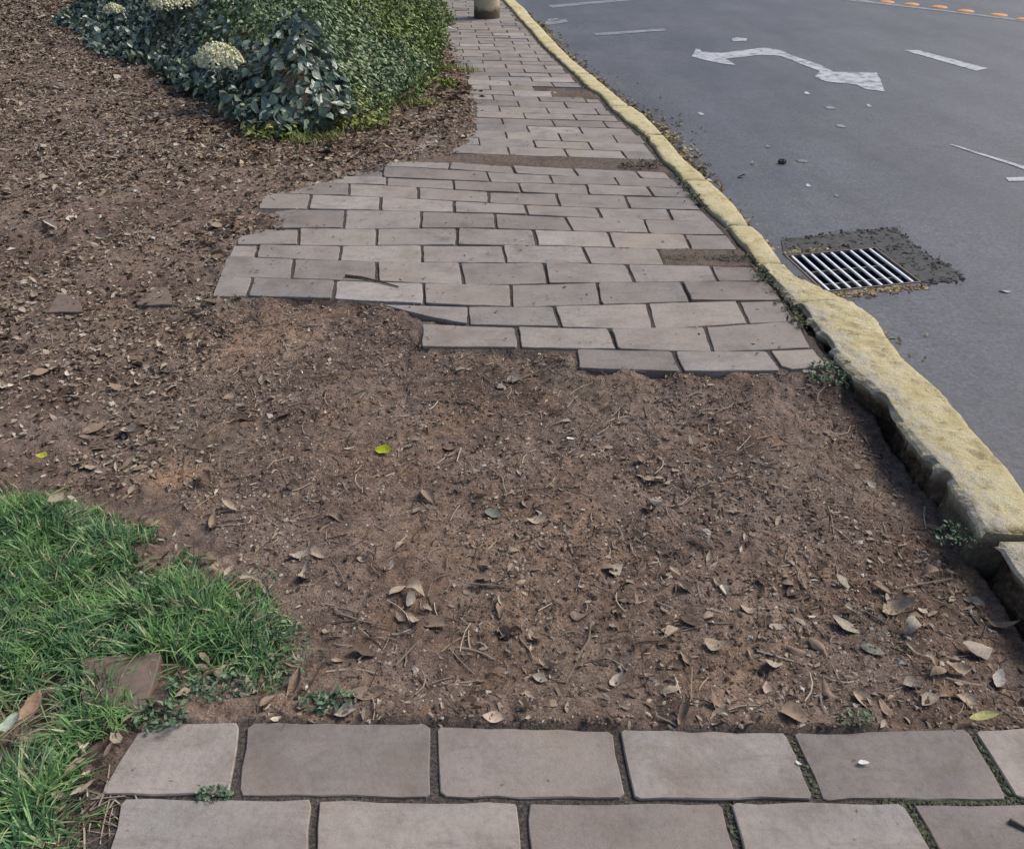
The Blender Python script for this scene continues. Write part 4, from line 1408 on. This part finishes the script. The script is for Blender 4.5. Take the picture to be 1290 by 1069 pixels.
BB = (BUSH.min(0), BUSH.max(0))
for i, (a, b, Hs, ll, den, mt, lab, nm) in enumerate(SH):
    N0_ = 90000
    x = rng.uniform(BB[0][0] - .1, BB[1][0] + .1, N0_); y = rng.uniform(BB[0][1] - .1, min(BB[1][1], 13.4), N0_)
    area = (BB[1][0] - BB[0][0] + .2) * (min(BB[1][1], 13.4) - BB[0][1] + .1)
    dd = np.stack([np.hypot(x - c[0], y - c[1]) for c in CEN], 0)
    dd += .18 * fbm(x, y, 2.5, 3, 150)[None] * (np.arange(len(CEN))[:, None] % 3 - 1)
    db = sdist(x, y, BUSH)
    k = (dd.argmin(0) == i) & (db < .22 * fbm(x, y, 5, 3, 7) + .03)
    x, y = x[k], y[k]
    want = int(den * area * k.sum() / N0_ * 2.5)
    if want < len(x):
        x, y = x[:want], y[:want]
    else:
        rep = rng.integers(0, len(x), want - len(x))
        x = np.concatenate([x, x[rep] + rng.normal(0, .02, len(rep))]); y = np.concatenate([y, y[rep] + rng.normal(0, .02, len(rep))])
    n = len(x)
    h = bush_h(x, y); e = .04
    gx2 = (bush_h(x + e, y) - bush_h(x - e, y)) / (2 * e); gy2 = (bush_h(x, y + e) - bush_h(x, y - e)) / (2 * e)
    depth = rng.random(n) ** 1.6
    z = np.maximum(h * (1 - .6 * depth), .02) + rng.normal(0, .035, n)
    g0 = soil_z(x, y)
    z = np.maximum(z, g0 + .01)
    Nn = np.stack([-gx2, -gy2, np.full(n, .8)], 1)
    Nn /= np.linalg.norm(Nn, axis=1, keepdims=True)
    Nn += rng.normal(0, .60, (n, 3))
    # leaves hang outward and down
    T = np.stack([-gx2, -gy2, -.6 * np.hypot(gx2, gy2)], 1) + rng.normal(0, .45, (n, 3))
    L = ll * rng.uniform(.55, 1.25, n)
    c0 = np.array([x.mean(), y.mean(), 0.0])
    root = bpy.data.objects.new(nm, None); C.objects.link(root); root.location = c0
    tag(root, lab, 'shrub')
    wr = .62 if ll > .06 else .5
    me = leaf_mesh('foliage', np.stack([x, y, z], 1) - c0, T, Nn, L, L * wr * rng.uniform(.8, 1.2, n), rng.normal(-.15, .2, n), rng.normal(.15, .2, n))
    link('foliage', me, M[mt], root)
    mb = MB()
    for s in range(16):
        j = rng.integers(0, n)
        bx0, by0 = c0[0] + rng.normal(0, .12), c0[1] + rng.normal(0, .12)
        zt = float(h[j]) * .7
        mb.tube([(bx0 - c0[0], by0 - c0[1], -.05), ((bx0 * .6 + x[j] * .4) - c0[0], (by0 * .6 + y[j] * .4) - c0[1], zt * .6), (x[j] - c0[0], y[j] - c0[1], zt)], [.012, .008, .004], 5)
    link('stem', mb.mesh('stem'), M['stem'], root)
    # pale flower heads
    heads = {0: [(276, 80, .19, .13)], 5: [(216, 8, .24, .12)], 1: [(143, 14, .10, .06)]}.get(i, [])
    for (px, py, rr, hh) in heads:
        zc = .45
        for _ in range(14):
            p = G(px, py, zc); zc = .5 * zc + .5 * float(bush_h(np.array([p[0]]), np.array([p[1]]))[0])
        zc += .07; p = G(px, py, zc)
        m = 1400
        th = rng.uniform(0, 6.28, m); r_ = np.sqrt(rng.random(m))
        X = rr * r_ * np.cos(th); Y = rr * .8 * r_ * np.sin(th); rr2 = 1 + .5 * fbm(np.cos(th) * 1.7 + px, np.sin(th) * 1.7, 1.3, 2, 5); X *= rr2; Y *= rr2; Zc = hh * np.sqrt(np.clip(1 - r_ ** 2, 0, 1)) * (1 + .15 * rng.normal(0, 1, m)) - .01
        P = np.stack([p[0] + X, p[1] + Y, zc + Zc], 1) - c0
        Nf = np.stack([X / rr, Y / rr, np.full(m, .8)], 1) + rng.normal(0, .5, (m, 3))
        me = leaf_mesh('flower_head', P, rng.normal(0, 1, (m, 3)), Nf, np.full(m, .03), np.full(m, .022), rng.normal(0, .3, m), rng.normal(0, .3, m))
        link('flower_head', me, M['floret'], root)

# white scraps by the shrub at the path edge
for (a, b, s, lab) in ((553, 42, .10, 'crumpled white paper at the foot of the far shrub edge'), (572, 39, .14, 'flat pale scrap on the far pavers beside the shrubs')):
    one_leaf('paper_scrap', a, b, s, 5, M['paper'], lab, 'scrap', wr=.5, z=.012)

# orange studs across the road
for k, (a, b) in enumerate(((1083, -2), (1117, 1), (1148, 4), (1183, 7.5), (1216, 12.5), (1258, 17.5), (1291, 23))):
    p = G(a, b + 2, ZR)
    V = []; F = []
    n = 16
    prof = [(.125, 0), (.116, .010), (.085, .018), (.04, .022), (.001, .023)]
    for r_, z in prof:
        for i in range(n):
            th = 2 * math.pi * i / n
            V.append((r_ * math.cos(th), r_ * math.sin(th), z))
    for j in range(len(prof) - 1):
        for i in range(n):
            F.append((j * n + i, j * n + (i + 1) % n, (j + 1) * n + (i + 1) % n, (j + 1) * n + i))
    if k == 0:
        mb = MB(); mb.add(V, F); stud_me = mb.mesh('road_stud', True)
    o = link('road_stud', stud_me, M['orange'], None, (p[0], p[1], ZR))
    tag(o, ('seventh', 'sixth', 'fifth', 'fourth', 'third', 'second', 'first')[k] + ' orange domed stud from the right in the row across the road', 'road stud', 'orange studs across the road')

print('pavers', N_PAV)
